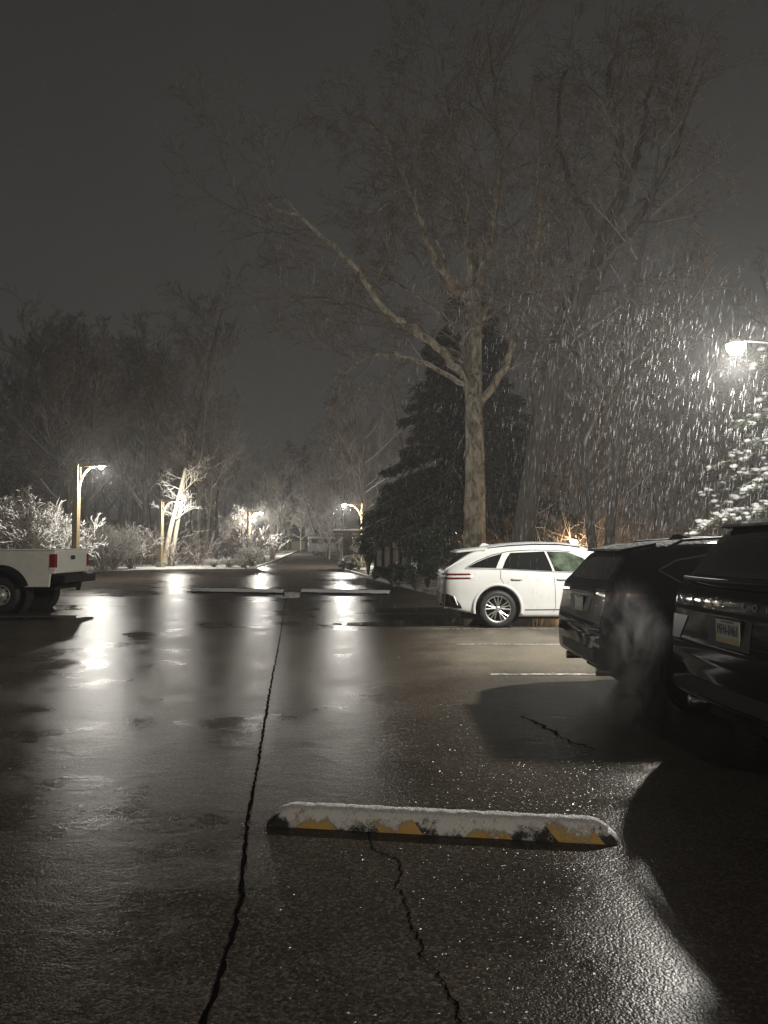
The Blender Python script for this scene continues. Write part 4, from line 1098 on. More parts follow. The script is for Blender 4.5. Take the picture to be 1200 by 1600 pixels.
# ---------------- van far down the road
def van():
    p = P(512, 866, 82)
    root = empty('parked_van', (p.x - 2.1, 82, gz(82)), R(0))
    tag(root, 'snow covered van parked far down the road', 'van')
    L = 4.6
    sp = dict(L=L, T=[(0, 1.6), (.04, 1.9), (.2, 2.0), (1.5, 2.04), (2.7, 2.0), (3.2, 1.85), (3.7, 1.45), (3.9, 1.3), (4.3, 1.15), (4.5, 1.0), (L, .8)], B=[(0, .4), (L, .35)], W=[(0, .9), (.1, .95), (3.8, .95), (4.3, .88), (L, .7)], S=[(0, 1.2), (.1, 1.3), (3.3, 1.2), (4.2, 1.0), (L, .7)], R=[(0, .8), (3.2, .78), (3.9, .85), (L, .65)])
    mb = loft_body(sp); sk = Skin(mb, L)
    mb.build('body', carpaint('grey van paint', (0.55, 0.55, 0.54), 0.4, 0.4, 1.0, 0.6), root, smooth=True, recalc=True)
    for mode in ('R', 'L'):
        g = MB(); sk.patch(g, [(.4, 1.35), (.4, 1.8)], [(2.4, 1.3), (2.4, 1.82)], mode, .006, 6, 8); g.build('side_window', M['glass'], root)
        g = MB(); sk.patch(g, [(2.5, 1.3), (2.5, 1.82)], [(3.5, 1.28), (3.15, 1.78)], mode, .006, 6, 8); g.build('front_window', M['glass'], root)
    for x in (.85, 3.75):
        for s in (-1, 1): wheel(root, x, s, .93, .34, .22, .22, 'alloy')
van()

# ------------------------------------------------------------------ lamp posts
def point(name, loc, power, parent=None, radius=0.1, col=LAMP_COL):
    l = bpy.data.lights.new(name, 'POINT'); l.energy = power; l.color = col; l.shadow_soft_size = radius
    o = bpy.data.objects.new(name, l); COL.objects.link(o); o.location = loc
    if parent is not None: o.parent = parent
    return o
def lamp_post(base, lamp, power, label, post_w=0.24, over=0.35, lens_r=0.13, metal=False, col=LAMP_COL):
    """timber post with a top beam, curved brace and a lamp head hung at the beam end (positions in world space)"""
    base = Vector(base); lamp = Vector(lamp)
    root = empty('lamp_post', base)
    tag(root, label, 'lamp post', 'timber lamp posts round the lot')
    d = lamp - base; out = Vector((d.x, d.y, 0)); reach = out.length; out.normalize()
    H = d.z
    rot = Matrix.Rotation(math.atan2(out.y, out.x), 3, 'Z')
    def tr(mb): mb.v = [rot @ v for v in mb.v]; return mb
    mb = MB(); mb.box((0, 0, H / 2 + .1), (post_w, post_w, H + .2)); bevel(tr(mb).build('post', M['timber'], root), .015)
    mb = MB()
    if metal: mb.tube([Vector((0, 0, H + .12)), Vector((reach * .5, 0, H + .22)), Vector((reach - .15, 0, H + .16))], [.03, .025, .02], 8)
    else: mb.box(((reach - .3 - over) / 2, 0, H + .16), (reach - .3 + over, post_w * .62, .2))
    bevel(tr(mb).build('beam', M['lamp_metal'] if metal else M['timber'], root), .012)
    mb = MB()
    pts = [Vector((post_w * .5 - .03 + ((.7 if metal else reach * .62)) * (1 - math.cos(t)), 0, H - 1.25 + 1.3 * math.sin(t))) for t in [math.pi / 2 * k / 8 for k in range(9)]]
    mb.tube(pts, [.035 if metal else .06] * 9, 6); tr(mb).build('brace', M['timber'], root)
    mb = MB(); mb.box((0, 0, .18), (post_w * 1.9, post_w * 1.9, .36)); bevel(tr(mb).build('base_block', M['kerb'], root), .02)
    mb = MB()
    if metal: mb.lathe([(.001, .22), (.05, .2), (.075, .1), (.1, .06), (.001, .05)], 20, 'Z', (reach, 0, H))
    else: mb.prism([(reach - .30, H + .06), (reach - .26, H + .20), (reach + .20, H + .17), (reach + .26, H + .06)], -.15, .15, 'Y')
    hd = bevel(tr(mb).build('lamp_head', M['lamp_metal'], root, recalc=True), .02)
    mb = MB(); mb.lathe([(0.001, -lens_r * .9), (lens_r * .55, -lens_r * .75), (lens_r * .9, -lens_r * .35), (lens_r, 0.0), (lens_r, .04)], 24, 'Z', (reach, 0, H + .05)); tr(mb).build('lens', M['lens'], hd, smooth=True)
    lp = point('lamp_light', rot @ Vector((reach, 0, H - .16)), power, root, .09, col)
    return root
lm = P(1150, 548, 10.2)
lamp_post((lm.x + 2.7, 11.2, 0), lm, P_MAIN, 'brightest lamp, hanging over the right hand bays with its pole out of frame', lens_r=.125, metal=True)
l1 = P(158, 731, 35.0); b1 = P(117, 900, 35.2)
lamp_post((b1.x, 35.2, gz(35.2)), l1, P_POST * .75, 'tall timber lamp post with a top beam, behind the white pickup', 0.27, .3)
l2 = P(277, 785, 54.0); b2 = P(251, 880, 54.6)
lamp_post((b2.x, 54.6, gz(54.6)), l2, P_POST * .6, 'lamp post beside the two brightly lit leaning trunks', 0.26, .2)
l3 = P(408, 802, 84.0); b3 = P(388, 870, 84.5)
lamp_post((b3.x, 84.5, gz(84.5)), l3, P_POST * 2.6, 'farther lamp post above the snowy shrubs left of the road', 0.3, .2, .2)
l4 = P(538, 790, 54.0); b4 = P(567, 880, 54.5)
lamp_post((b4.x, 54.5, gz(54.5)), l4, P_POST * 1.2, 'lamp post beside the road, just behind the stone gate pillar', 0.26, .2, .17)
lamp_post((4.4, -8.6, 0), (3.2, -8.0, 5.4), P_BACK, 'lamp post standing behind the camera, out of the picture', col=(1.0, .88, .70))

# unlit post far down the road
p5 = P(452, 860, 100)
root = empty('timber_post', (p5.x, 100, gz(100))); tag(root, 'plain timber post without a lamp at the far end of the road', 'post')
mb = MB(); mb.box((0, 0, 1.9), (.42, .42, 3.8)); bevel(mb.build('post', M['timber'], root), .03)
mb = MB(); mb.lathe([(.34, 3.8), (.30, 3.9), (.02, 4.05)], 4, 'Z'); mb.build('post_cap', M['snow'], root)
mb = MB(); mb.box((.9, .2, .55), (2.4, .5, 1.1)); bevel(mb.build('planter_box', M['fence'], root), .03)

# small garden lanterns behind the shrubs
for (px, py, Y, pw, lab) in ((708, 834, 46, 500, 'small oval garden lantern glowing between the dark shrub and the big trunk'), (897, 847, 30.5, 170, 'garden lantern glowing among brown brush just over the white car bonnet')):
    pg = P(px, py, Y); root = empty('garden_lantern', (pg.x, Y, gz(Y))); tag(root, lab, 'lantern')
    hgt = pg.z - gz(Y); k = .75 if Y < 40 else 1.0
    mb = MB(); mb.tube([Vector((0, 0, 0)), Vector((0, 0, hgt - .13))], [.05, .04], 8); mb.build('post', M['lamp_metal'], root)
    mb = MB(); mb.lathe([(0.001, hgt - .13 * k), (.16 * k, hgt - .1 * k), (.22 * k, hgt), (.16 * k, hgt + .1 * k), (0.001, hgt + .13 * k)], 20, 'Z'); mb.build('globe', M['lens_small'], root, smooth=True)
    mb = MB(); mb.lathe([(.24 * k, hgt + .11), (.05, hgt + .2), (0.001, hgt + .21)], 16, 'Z'); mb.build('cap', M['lamp_metal'], root)
    point('lantern_light', (0, .32, hgt + .05), pw, root, .1, (1, .70, .42))

# ------------------------------------------------------------------ gate pillar with garland and pitched cap
pp = P(543, 886, 52); zb = gz(52)
root = empty('gate_pillar', (pp.x, 52, zb)); tag(root, 'stone gate pillar wrapped in a lit garland under a snowy roofed sign beam', 'pillar')
mb = MB(); mb.box((0, 0, 1.25), (.62, .62, 2.5)); bevel(mb.build('pillar', M['stone'], root), .03)
mb = MB(); mb.box((.25, 0, 2.56), (2.5, .5, .12)); mb.box((.25, 0, 2.28), (2.2, .3, .1)); bevel(mb.build('sign_beam', M['fence'], root), .02)
mb = MB(); mb.prism([(-1.05, 2.63), (-.9, 2.74), (1.4, 2.74), (1.55, 2.63)], -.42, .42, 'Y'); bevel(mb.build('snow_roof', M['snow'], root, recalc=True), .04, 3)
mb = MB(); rg = random.Random(9)
pts = [Vector((.40 * math.cos(a), .40 * math.sin(a), .15 + a * .062)) for a in [k * .22 for k in range(165)]]
for p in pts:
    for _ in range(4):
        q = p + Vector((rg.gauss(0, .05), rg.gauss(0, .05), rg.gauss(0, .05)))
        dd = Vector((rg.gauss(0, 1), rg.gauss(0, 1), rg.gauss(0, 1))).normalized(); mb.leaf(q, dd, Vector((0, 0, 1)), .14, .06)
mb.build('garland', M['garland'], root)

# ------------------------------------------------------------------ board fence behind the conifer
def fence():
    a = P(588, 888, 38); b = P(642, 888, 33)
    root = empty('board_fence', (a.x, a.y, gz(a.y))); tag(root, 'short grey board fence between the clipped evergreen and the dark shrub', 'fence')
    d = Vector((b.x - a.x, b.y - a.y, 0)); Ln = d.length; d.normalize(); rot = Matrix.Rotation(math.atan2(d.y, d.x), 3, 'Z')
    mb = MB(); n = int(Ln / .16)
    for k in range(n): mb.box((.08 + k * Ln / n, .012 * (k % 2), .78), (Ln / n - .012, .025, 1.5))
    mb.v = [rot @ v for v in mb.v]; mb.build('boards', M['fence'], root)
    for k in range(5):
        mb = MB(); mb.box((k * Ln / 4, -.06, .85), (.12, .12, 1.7)); mb.v = [rot @ v for v in mb.v]; mb.build('post', M['black_trim'], root)
    mb = MB(); mb.box((Ln / 2, 0, 1.555), (Ln, .12, .05)); mb.v = [rot @ v for v in mb.v]; mb.build('top_rail', M['kerb'], root)
fence()

# ------------------------------------------------------------------ trees
def rnd_perp(rng, d):
    while True:
        v = Vector((rng.gauss(0, 1), rng.gauss(0, 1), rng.gauss(0, 1)))
        v -= d * v.dot(d)
        if v.length > .2: return v.normalized()
def limb(rng, p, d, L, nseg, wob, bias):
    pts = [p.copy()]; d = d.normalized()
    for i in range(nseg):
        d = (d + rnd_perp(rng, d) * wob + Vector((0, 0, bias))).normalized()
        p = p + d * (L / nseg); pts.append(p.copy())
    return pts, d
def rec(rng, mb, pts, r0, lev, prm):
    """children of a limb given as polyline pts"""
    if lev >= len(prm['n']): return
    n = prm['n'][lev]; L0 = sum((b - a).length for a, b in zip(pts, pts[1:]))
    for k in range(n):
        t = prm['t0'] + (1 - prm['t0']) * ((k + rng.random()) / n)
        f = t * (len(pts) - 1); i = min(int(f), len(pts) - 2); g = f - i
        p = pts[i].lerp(pts[i + 1], g); d = (pts[i + 1] - pts[i]).normalized()
        ang = rng.uniform(*prm['ang'])
        nd = d * math.cos(ang) + rnd_perp(rng, d) * math.sin(ang)
        nd = (nd + Vector((0, 0, prm['up'][lev]))).normalized()
        L = max(prm['minL'], L0 * rng.uniform(*prm['ls'][lev]) * (1.15 - .45 * t))
        r = max(prm['rmin'], r0 * (1 - .65 * t) * prm['rs'])
        ns = prm['seg'][lev]
        q, _ = limb(rng, p, nd, L, ns, prm['wob'], prm['bias'][lev])
        rad = [max(prm['rmin'] * .7, r * (1 - .7 * j / ns)) for j in range(ns + 1)]
        mb.tube(q, rad, 5 if r > .05 else 3, 0, False)
        rec(rng, mb, q, r, lev + 1, prm)
PRM = dict(n=[7, 6, 6, 4], t0=.22, ang=(.4, 1.0), up=[.25, .2, .15, .1], ls=[(.35, .6), (.35, .6), (.35, .6), (.4, .7)], rs=.6, rmin=.011, minL=.3, seg=[5, 4, 3, 2], wob=.16, bias=[.03, .03, .02, 0])

def bare_tree(seed, H, r, nl, prm, spread=.75, t_lo=.25, lean=0.0, mtr='bark_wood', mcr='twig', fork=1):
    rng = random.Random(seed)
    tr, cr = MB(), MB()
    for s in range(fork):
        d0 = Vector((rng.gauss(0, .05) + lean + (s - (fork - 1) / 2) * .25, rng.gauss(0, .08), 1))
        pts, _ = limb(rng, Vector((s * .25, 0, -.1)), d0, H * (.92 - .1 * s), 12, .05, .02)
        rad = [r * (1 - .9 * (i / 12)) * (1.25 if i == 0 else 1) + .015 for i in range(13)]
        tr.tube(pts, rad, 9, 0, False)
        n = nl // fork
        for k in range(n):
            t = t_lo + (1 - t_lo) * (k + rng.random()) / n
            f = min(t, .999) * 12; i = int(f); p = pts[i].lerp(pts[i + 1], f - i)
            az = rng.uniform(0, 6.283); el = rng.uniform(.3, .95) + .2 * t
            d = Vector((math.cos(az) * math.cos(el), math.sin(az) * math.cos(el), math.sin(el)))
            L = H * rng.uniform(.26, .42) * spread * (1.15 - .65 * t) + .6
            rr0 = max(.02, r * (1 - .9 * t) * .55)
            q, _ = limb(rng, p, d, L, 6, .12, .05)
            cr.tube(q, [rr0 * (1 - .75 * j / 6) + .008 for j in range(7)], 5, 0, False)
            rec(rng, cr, q, rr0, 1, prm)
    return tr, cr
def tree_thing(name, tr, cr, loc, label, group, mtr, mcr, crown='crown'):
    root = empty(name, loc)
    tag(root, label, 'tree', group)
    tr.build('trunk', M[mtr], root, smooth=True); cr.build(crown, M[mcr], root)
    return root

# --- big plane tree
def px_path(pts, Y0):
    """limb given as photo pixels with depth offsets, rebuilt at its own distance"""
    return [P(x, y, Y0 + dy) for (x, y, dy) in pts]
def smooth_path(pts, k=4):
    o = []
    for i in range(len(pts) - 1):
        p0, p1, p2, p3 = pts[max(0, i - 1)], pts[i], pts[i + 1], pts[min(len(pts) - 1, i + 2)]
        for j in range(k):
            t = j / k
            o.append(0.5 * ((2 * p1) + (p2 - p0) * t + (2 * p0 - 5 * p1 + 4 * p2 - p3) * t * t + (3 * p1 - p0 - 3 * p2 + p3) * t ** 3))
    o.append(pts[-1].copy()); return o
def big_tree(name, label, Y0, trunk, limbs, prm, mtr, mlimb, mcr, seed, base_r):
    rng = random.Random(seed)
    tp = smooth_path(px_path(trunk, Y0)); base = Vector((tp[0].x, Y0, gz(Y0)))
    root = empty(name, base); tag(root, label, 'tree')
    tr = MB(); cr = MB()
    tp[0].z = gz(Y0) - .1
    n = len(tp)
    tr.tube([p - base for p in tp], [base_r[0] + (base_r[1] - base_r[0]) * (i / (n - 1)) + (.16 if i == 0 else .05 if i == 1 else 0) for i in range(n)], 14, 0, False)
    rec(rng, cr, [p - base for p in tp[n // 2:]], base_r[1] * 1.2, 1, prm)
    lm = MB()
    for (pts, r0, r1) in limbs:
        q = smooth_path(px_path(pts, Y0)); q = [p - base for p in q]
        for i in range(1, len(q)):
            q[i] = q[i] + Vector((rng.gauss(0, .05), rng.gauss(0, .08), rng.gauss(0, .05)))
        lm.tube(q, [1.2 * r0 + (1.2 * r1 - 1.2 * r0) * i / (len(q) - 1) for i in range(len(q))], 8, 0, False)
        rec(rng, cr, q, (r0 + r1) * .5, 0, prm)
    tr.build('trunk', M[mtr], root, smooth=True); lm.build('limbs', M[mlimb], root, smooth=True); cr.build('crown', M[mcr], root)
PP = dict(PRM); PP.update(n=[11, 7, 6, 4], rmin=.010, ls=[(.28, .55), (.35, .6), (.35, .6), (.4, .7)], wob=.2, up=[.12, .05, 0, 0], bias=[.02, .0, -.02, -.04])
plane_limbs = [
    ([(741, 500, 0), (752, 430, .1), (766, 384, .2), (774, 310, .3), (781, 240, .4), (771, 150, .3), (765, 60, .2)], .21, .05),
    ([(738, 600, 0), (705, 566, -.4), (672, 534, -.8), (636, 508, -1.2), (600, 485, -1.6), (560, 425, -2), (506, 372, -2.4), (464, 336, -2.6), (410, 322, -2.8)], .16, .03),
    ([(738, 610, 0), (690, 580, .5), (640, 560, 1.0), (590, 555, 1.4), (545, 580, 1.8), (510, 630, 2.0)], .10, .025),
    ([(739, 500, 0), (728, 474, -.2), (700, 430, -.6), (680, 408, -.8), (662, 366, -1.2), (640, 300, -1.4), (610, 230, -1.8), (560, 180, -2.2)], .15, .03),
    ([(740, 470, 0), (742, 390, .6), (716, 324, 1.2), (680, 304, 1.6), (638, 294, 2.0), (590, 330, 2.4)], .11, .03),
    ([(744, 640, 0), (768, 610, -.3), (795, 560, -.8), (818, 500, -1.2), (832, 420, -1.6), (845, 340, -2), (840, 250, -2.2)], .15, .04),
    ([(746, 530, 0), (754, 500, .2), (775, 450, .6), (794, 414, .9), (854, 354, 1.4), (920, 294, 2.0), (960, 250, 2.4)], .13, .03),
    ([(740, 480, 0), (733, 400, -.3), (728, 330, -.6), (720, 250, -.8), (700, 160, -1.0), (690, 80, -1.2)], .13, .03),
    ([(742, 560, 0), (700, 500, 1.2), (660, 470, 2.2), (600, 430, 2.8), (540, 410, 3.4)], .10, .025),
]
big_tree('plane_tree', 'large bare plane tree with mottled pale bark, rising behind the white SUV', 30.0,
    [(742, 905, 0), (741, 850, 0), (742, 780, 0), (742, 700, 0), (740, 620, 0), (741, 550, 0), (743, 490, 0)], plane_limbs, PP, 'plane_bark', 'plane_bark', 'twig_red', 31, (.50, .27))
LP = dict(PP); LP.update(n=[9, 6, 6, 4])
lean_limbs = [
    ([(925, 440, 0), (950, 350, .3), (975, 290, .5), (965, 230, .6), (955, 150, .8), (960, 70, 1.0)], .26, .05),
    ([(930, 430, 0), (960, 390, -.5), (1000, 340, -1.0), (1030, 280, -1.4), (1060, 220, -1.6), (1085, 140, -2)], .17, .04),
    ([(945, 370, 0), (915, 330, .6), (890, 280, 1.0), (870, 200, 1.4), (880, 110, 1.8)], .15, .04),
    ([(975, 290, .4), (1000, 230, .8), (1010, 160, 1.2), (1030, 90, 1.6)], .13, .03),
    ([(900, 490, 0), (860, 455, -1), (800, 462, -2), (740, 470, -3)], .07, .02),
    ([(905, 470, 0), (950, 452, -1.0), (1000, 440, -1.6), (1070, 420, -2)], .08, .02),
]
big_tree('leaning_tree', 'dark leaning tree with an ivy dark trunk, right of the mottled plane tree', 27.0,
    [(808, 920, 0), (815, 850, 0), (826, 780, 0), (838, 710, 0), (852, 640, 0), (866, 580, 0), (885, 520, 0), (905, 470, 0), (930, 425, 0)], lean_limbs, LP, 'bark_dark', 'bark_dark', 'twig_red', 77, (.42, .31))

# --- conifer behind the plane tree
def conifer(name, label, loc, H, Rb, seed, nb, lean_left=0.0, cl=46, group=None, dens=1.0, lo=.08):
    rng = random.Random(seed); tr, cr = MB(), MB()
    tp = [Vector((.03 * math.sin(k), 0, H * k / 10 - (.1 if k == 0 else 0))) for k in range(11)]
    tr.tube(tp, [.26 * (1 - k / 10.5) * H / 12 + .02 for k in range(11)], 9, 0, False)
    for b in range(nb):
        t = (b + rng.random()) / nb
        h = H * (lo + (.98 - lo) * t)
        az = b * 2.399 + rng.uniform(-.4, .4)
        side = Vector((math.cos(az), math.sin(az), 0))
        Rl = Rb * ((1 - t) ** .75 * .95 + .10) * rng.uniform(.65, 1.12)
        if side.x < -.2 and t < .5: Rl *= 1 + lean_left * (.5 - t) * 2
        pts = []
        for k in range(8):
            s = k / 7
            z = h + Rl * (.18 * s - .62 * s * s + .22 * s ** 3) * (1.25 - .6 * t)
            pts.append(Vector((side.x * Rl * s, side.y * Rl * s, max(.25, z))) + Vector((rng.gauss(0, .05), rng.gauss(0, .05), 0)) * s)
        tr.tube(pts, [.05 * (1 - .85 * k / 7) * (1.2 - t) + .008 for k in range(8)], 4, 0, False)
        lat = Vector((-side.y, side.x, 0))
        nc = max(8, int(cl * dens * Rl / Rb * 1.3))
        for c in range(nc):
            s = .12 + .88 * rng.random() ** .75
            f = s * 7; i = min(int(f), 6); p = pts[i].lerp(pts[i + 1], f - i)
            w = rng.gauss(0, .28) * (.35 + Rl * .14)
            p = p + lat * w + Vector((0, 0, -abs(w) * .35 - rng.random() * .14))
            for _ in range(7):
                d = (side * rng.uniform(.2, 1.0) + lat * (rng.gauss(0, .5) + (.5 if w > 0 else -.5)) + Vector((0, 0, rng.uniform(-1.1, .1)))).normalized()
                cr.leaf(p + Vector((rng.gauss(0, .09), rng.gauss(0, .09), rng.gauss(0, .07))), d, Vector((rng.gauss(0, .3), rng.gauss(0, .3), 1)), rng.uniform(.2, .4), rng.uniform(.05, .09))
    root = empty(name, loc); tag(root, label, 'tree', group)
    tr.build('trunk', M['bark_dark'], root, smooth=True); cr.build('crown', M['conifer'], root)
    return root
pc = P(733, 870, 34.5)
conifer('conifer_tree', 'broad dark conifer with drooping boughs behind the mottled plane tree trunk', (pc.x, 34.5, gz(34.5)), 14.2, 4.5, 5, 200, .22, 105, lo=.19)
pa = P(452, 860, 128)
cf = None
for i, (px, Y, s) in enumerate(((452, 128, 1.5), (432, 140, 1.35), (474, 150, 1.6), (500, 135, 1.2))):
    q = P(px, 860, Y)
    if cf is None: o = cf = conifer('conifer_tree', '', (0, 0, 0), 12, 3.2, 15, 60, 0, 26)
    else: o = copy_tree(cf)
    o.location = (q.x, Y, gz(Y)); o.scale = (s, s, s); o.rotation_euler = (0, 0, i * 1.7)
    tag(o, 'one of the dark tall conifers at the far end of the road', 'tree', 'dark conifers closing the far end of the road')

# --- woodland trees
protos = []
WP = dict(PRM); WP.update(n=[0, 6, 5, 4], rmin=.017, t0=.15)
for i, (sd, H, r, nl, spread, fk) in enumerate(((1, 17, .20, 17, .8, 1), (2, 20, .24, 17, .7, 1), (3, 15, .16, 15, .95, 2), (4, 18, .20, 18, .75, 2), (5, 13, .13, 14, 1.0, 1), (6, 21, .22, 15, .65, 1))):
    protos.append(bare_tree(sd, H, r, nl, WP, spread, .28, 0, fork=fk))
made = {}
def wood(i, x, y, s, rz, label, group, mcr='twig'):
    key = (i, mcr)
    if key not in made:
        o = tree_thing('bare_tree', protos[i][0], protos[i][1], (x, y, 0), label, group, 'bark_wood', mcr); made[key] = o
    else:
        o = copy_tree(made[key])
    o.location = (x, y, gz(y) - .05); o.scale = (s, s, s); o.rotation_euler = (0, 0, rz); tag(o, label, 'tree', group)
    return o
rng = random.Random(21)
# left woods, far side of the lot
for k in range(46):
    px = -60 + 400 * ((k + rng.random()) / 46); Y = rng.uniform(59, 88)
    q = P(px, 860, Y); hs = 1.0 if px < 290 else .8
    wood(rng.randrange(6), q.x, Y, rng.uniform(.9, 1.22) * hs, rng.uniform(0, 6.28), 'bare woodland tree in the dark wood behind the left lamp posts', 'bare trees of the left hand wood')
for k in range(26):
    px = -40 + 480 * ((k + rng.random()) / 26); Y = rng.uniform(92, 125)
    q = P(px, 860, Y)
    wood(rng.randrange(6), q.x, Y, rng.uniform(.9, 1.2) * (1 if px < 300 else .8), rng.uniform(0, 6.28), 'bare tree at the back of the left hand wood, faded by the snow', 'bare trees at the back of the left hand wood')
# trees beyond the gate pillar, right of the road
for k in range(16):
    px = 490 + 210 * ((k + rng.random()) / 16); Y = rng.uniform(66, 110)
    q = P(px, 860, Y)
    wood((2, 4, 0)[k % 3], q.x, Y, rng.uniform(.62, .85), rng.uniform(0, 6.28), 'bare tree right of the road beyond the gate pillar', 'bare trees beyond the gate pillar', 'twig_red')
# right woods behind the cars
for k in range(30):
    px = 780 + 520 * ((k + rng.random()) / 30); Y = rng.uniform(32, 58)
    q = P(px, 860, Y)
    wood(rng.randrange(6), q.x, Y, rng.uniform(.55, .95), rng.uniform(0, 6.28), 'slender bare tree in the brown wood behind the parked cars', 'bare trees behind the parked cars', 'twig_red')
for k in range(12):
    px = 560 + 800 * ((k + rng.random()) / 12); Y = rng.uniform(62, 85)
    q = P(px, 860, Y)
    wood(rng.randrange(6), q.x, Y, rng.uniform(.9, 1.15), rng.uniform(0, 6.28), 'tall bare tree far behind the leaning tree, faded by the snow', 'tall far trees on the right', 'twig_red')
# named trees
q = P(108, 860, 57); o = wood(3, q.x, 58, 1.12, .4, 'tall dark forked tree above the left lamp post', None)
if 'group' in o: del o['group']
q = P(578, 850, 68); o = wood(2, q.x, 68, 1.1, 2.2, 'spreading bare tree overhanging the lamp behind the gate pillar', None, 'twig_red')
if 'group' in o: del o['group']
q = P(950, 850, 26); o = wood(3, q.x + .3, 27.5, .95, 2.4, 'thick dark trunk straight behind the black crossover roof', None, 'twig_red')
if 'group' in o: del o['group']
q = P(888, 850, 24); o = wood(4, q.x, 33, .5, 4.0, 'thin forked sapling between the white SUV and the leaning tree', None, 'twig_red')
if 'group' in o: del o['group']

# two brightly lit leaning trunks next to the second lamp
def lit_trunk(pts, r0, r1, label, seed, Y):
    rng = random.Random(seed); q = smooth_path([P(x, y, Y) for x, y in pts]); base = Vector((q[0].x, Y, gz(Y)))
    q[0].z = gz(Y) - .1
    root = empty('bare_tree', base); tag(root, label, 'tree')
    tr, cr = MB(), MB(); q = [p - base for p in q]
    tr.tube(q, [r0 + (r1 - r0) * i / (len(q) - 1) for i in range(len(q))], 9)
    prm = dict(PRM); prm.update(n=[0, 8, 6, 3], rmin=.02)
    for k in range(7):
        t = .45 + .55 * k / 6; i = min(int(t * (len(q) - 1)), len(q) - 2)
        az = rng.uniform(-1.2, 1.2) if rng.random() < .65 else rng.uniform(2, 4.2)
        d = Vector((math.cos(az), math.sin(az) * .7, rng.uniform(.1, .6))).normalized()
        pts2, _ = limb(rng, q[i], d, rng.uniform(1.2, 2.4), 5, .14, .02)
        cr.tube(pts2, [.05, .045, .04, .03, .025, .02], 5, 0, False); rec(rng, cr, pts2, .04, 2, prm)
    tr.build('trunk', M['pale_bark'], root, smooth=True); cr.build('crown', M['twig_snow'], root)
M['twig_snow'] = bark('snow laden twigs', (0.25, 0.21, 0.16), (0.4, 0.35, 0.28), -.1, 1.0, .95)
lit_trunk([(257, 884), (262, 850), (268, 820), (276, 790), (282, 765), (290, 730)], .22, .11, 'left one of the two pale trunks glaring under the second lamp', 3, 56.4)
lit_trunk([(266, 884), (272, 850), (278, 815), (283, 790), (286, 770), (287, 745)], .19, .10, 'right one of the two pale trunks glaring under the second lamp', 6, 56.9)

# --- shrubs
def stem_shrub(seed, Rr, H, stems, n=(9, 5, 3), rmin=.016, blobs=0):
    rng = random.Random(seed); st, cr = MB(), MB()
    prm = dict(PRM); prm.update(n=list((0,) + n), rmin=rmin, minL=.16, t0=.3, wob=.14)
    for k in range(stems):
        az = rng.uniform(0, 6.283); tilt = rng.uniform(.05, .95)
        d = Vector((math.cos(az) * math.sin(tilt), math.sin(az) * math.sin(tilt), math.cos(tilt)))
        L = (H * math.cos(tilt) + Rr * math.sin(tilt)) * rng.uniform(.75, 1.05)
        q, _ = limb(rng, Vector((rng.gauss(0, .12), rng.gauss(0, .12), 0)), d, L, 7, .09, .01)
        st.tube(q, [.035 * (1 - .8 * j / 7) + .008 for j in range(8)], 5, 0, False)
        rec(rng, cr, q, .03, 1, prm)
        for b in range(blobs):
            t = rng.uniform(.45, 1.0); f = min(t * 7, 6.99); i = int(f); p = q[i].lerp(q[i + 1], f - i) + Vector((rng.gauss(0, .14), rng.gauss(0, .14), rng.gauss(.03, .08)))
            cr.blob(p, rng.uniform(.03, .085), rng, (1.2, 1.2, .7))
    return st, cr
def shrub(name, st, cr, loc, label, group=None, ms='twig', mc='twig_snow', cat='shrub', part='twigs', s=1.0, rz=0):
    root = empty(name, loc, rz); root.scale = (s, s, s); tag(root, label, cat, group)
    st.build('stems', M[ms], root); cr.build(part, M[mc], root)
    return root
st, cr = stem_shrub(3, 1.75, 3.0, 60, (8, 5, 3), .02, 26)
q = P(22, 880, 36.5); sh1 = shrub('snowy_shrub', st, cr, (q.x - .6, 36.5, gz(36.5)), 'large round shrub white with snow behind the pickup at the left edge')
st, cr = stem_shrub(5, 1.7, 2.4, 20, (6, 4, 3), .015, 6)
q = P(108, 880, 37); sh2 = shrub('snowy_shrub', st, cr, (q.x - .9, 37.5, gz(37)), 'dim snowy shrub around the foot of the left lamp post', None, 'twig', 'twig_snow')
lab = 'dim snowy shrub at the edge of the wood right of the left lamp post'
for i, (px, Y, s) in enumerate(((158, 47, .95), (178, 50, .9), (205, 52, .85), (60, 45, 1.1), (15, 48, 1.1))):
    q = P(px, 880, Y); o = copy_tree(sh2); o.location = (q.x, Y, gz(Y)); o.scale = (s,) * 3; o.rotation_euler = (0, 0, i * 1.3)
    tag(o, lab, 'shrub', 'dim shrubs along the snowy verge')
# island shrubs left of the road, snow covered mounds
st, cr = stem_shrub(8, 1.5, 1.2, 30, (6, 4, 2), .018, 14)
isl = None
for i, (px, Y, s, lb) in enumerate(((396, 53.5, .80, 'rounded snow white shrub at the road corner of the island'), (380, 54, .62, 'low snowy shrub on the island, left of the rounded white one'), (358, 54.5, .6, 'low snowy shrub in the middle of the island'), (335, 55, .5, 'low snowy shrub at the left tip of the island'))):
    q = P(px, 880, Y)
    if isl is None: o = isl = shrub('snowy_shrub', st, cr, (0, 0, 0), lb)
    else: o = copy_tree(isl)
    o.location = (q.x, Y, gz(Y)); o.scale = (s, s, s * (1.0 if i == 0 else .6)); o.rotation_euler = (0, 0, i * 2.1); tag(o, lb, 'shrub', 'snowy shrubs on the island')
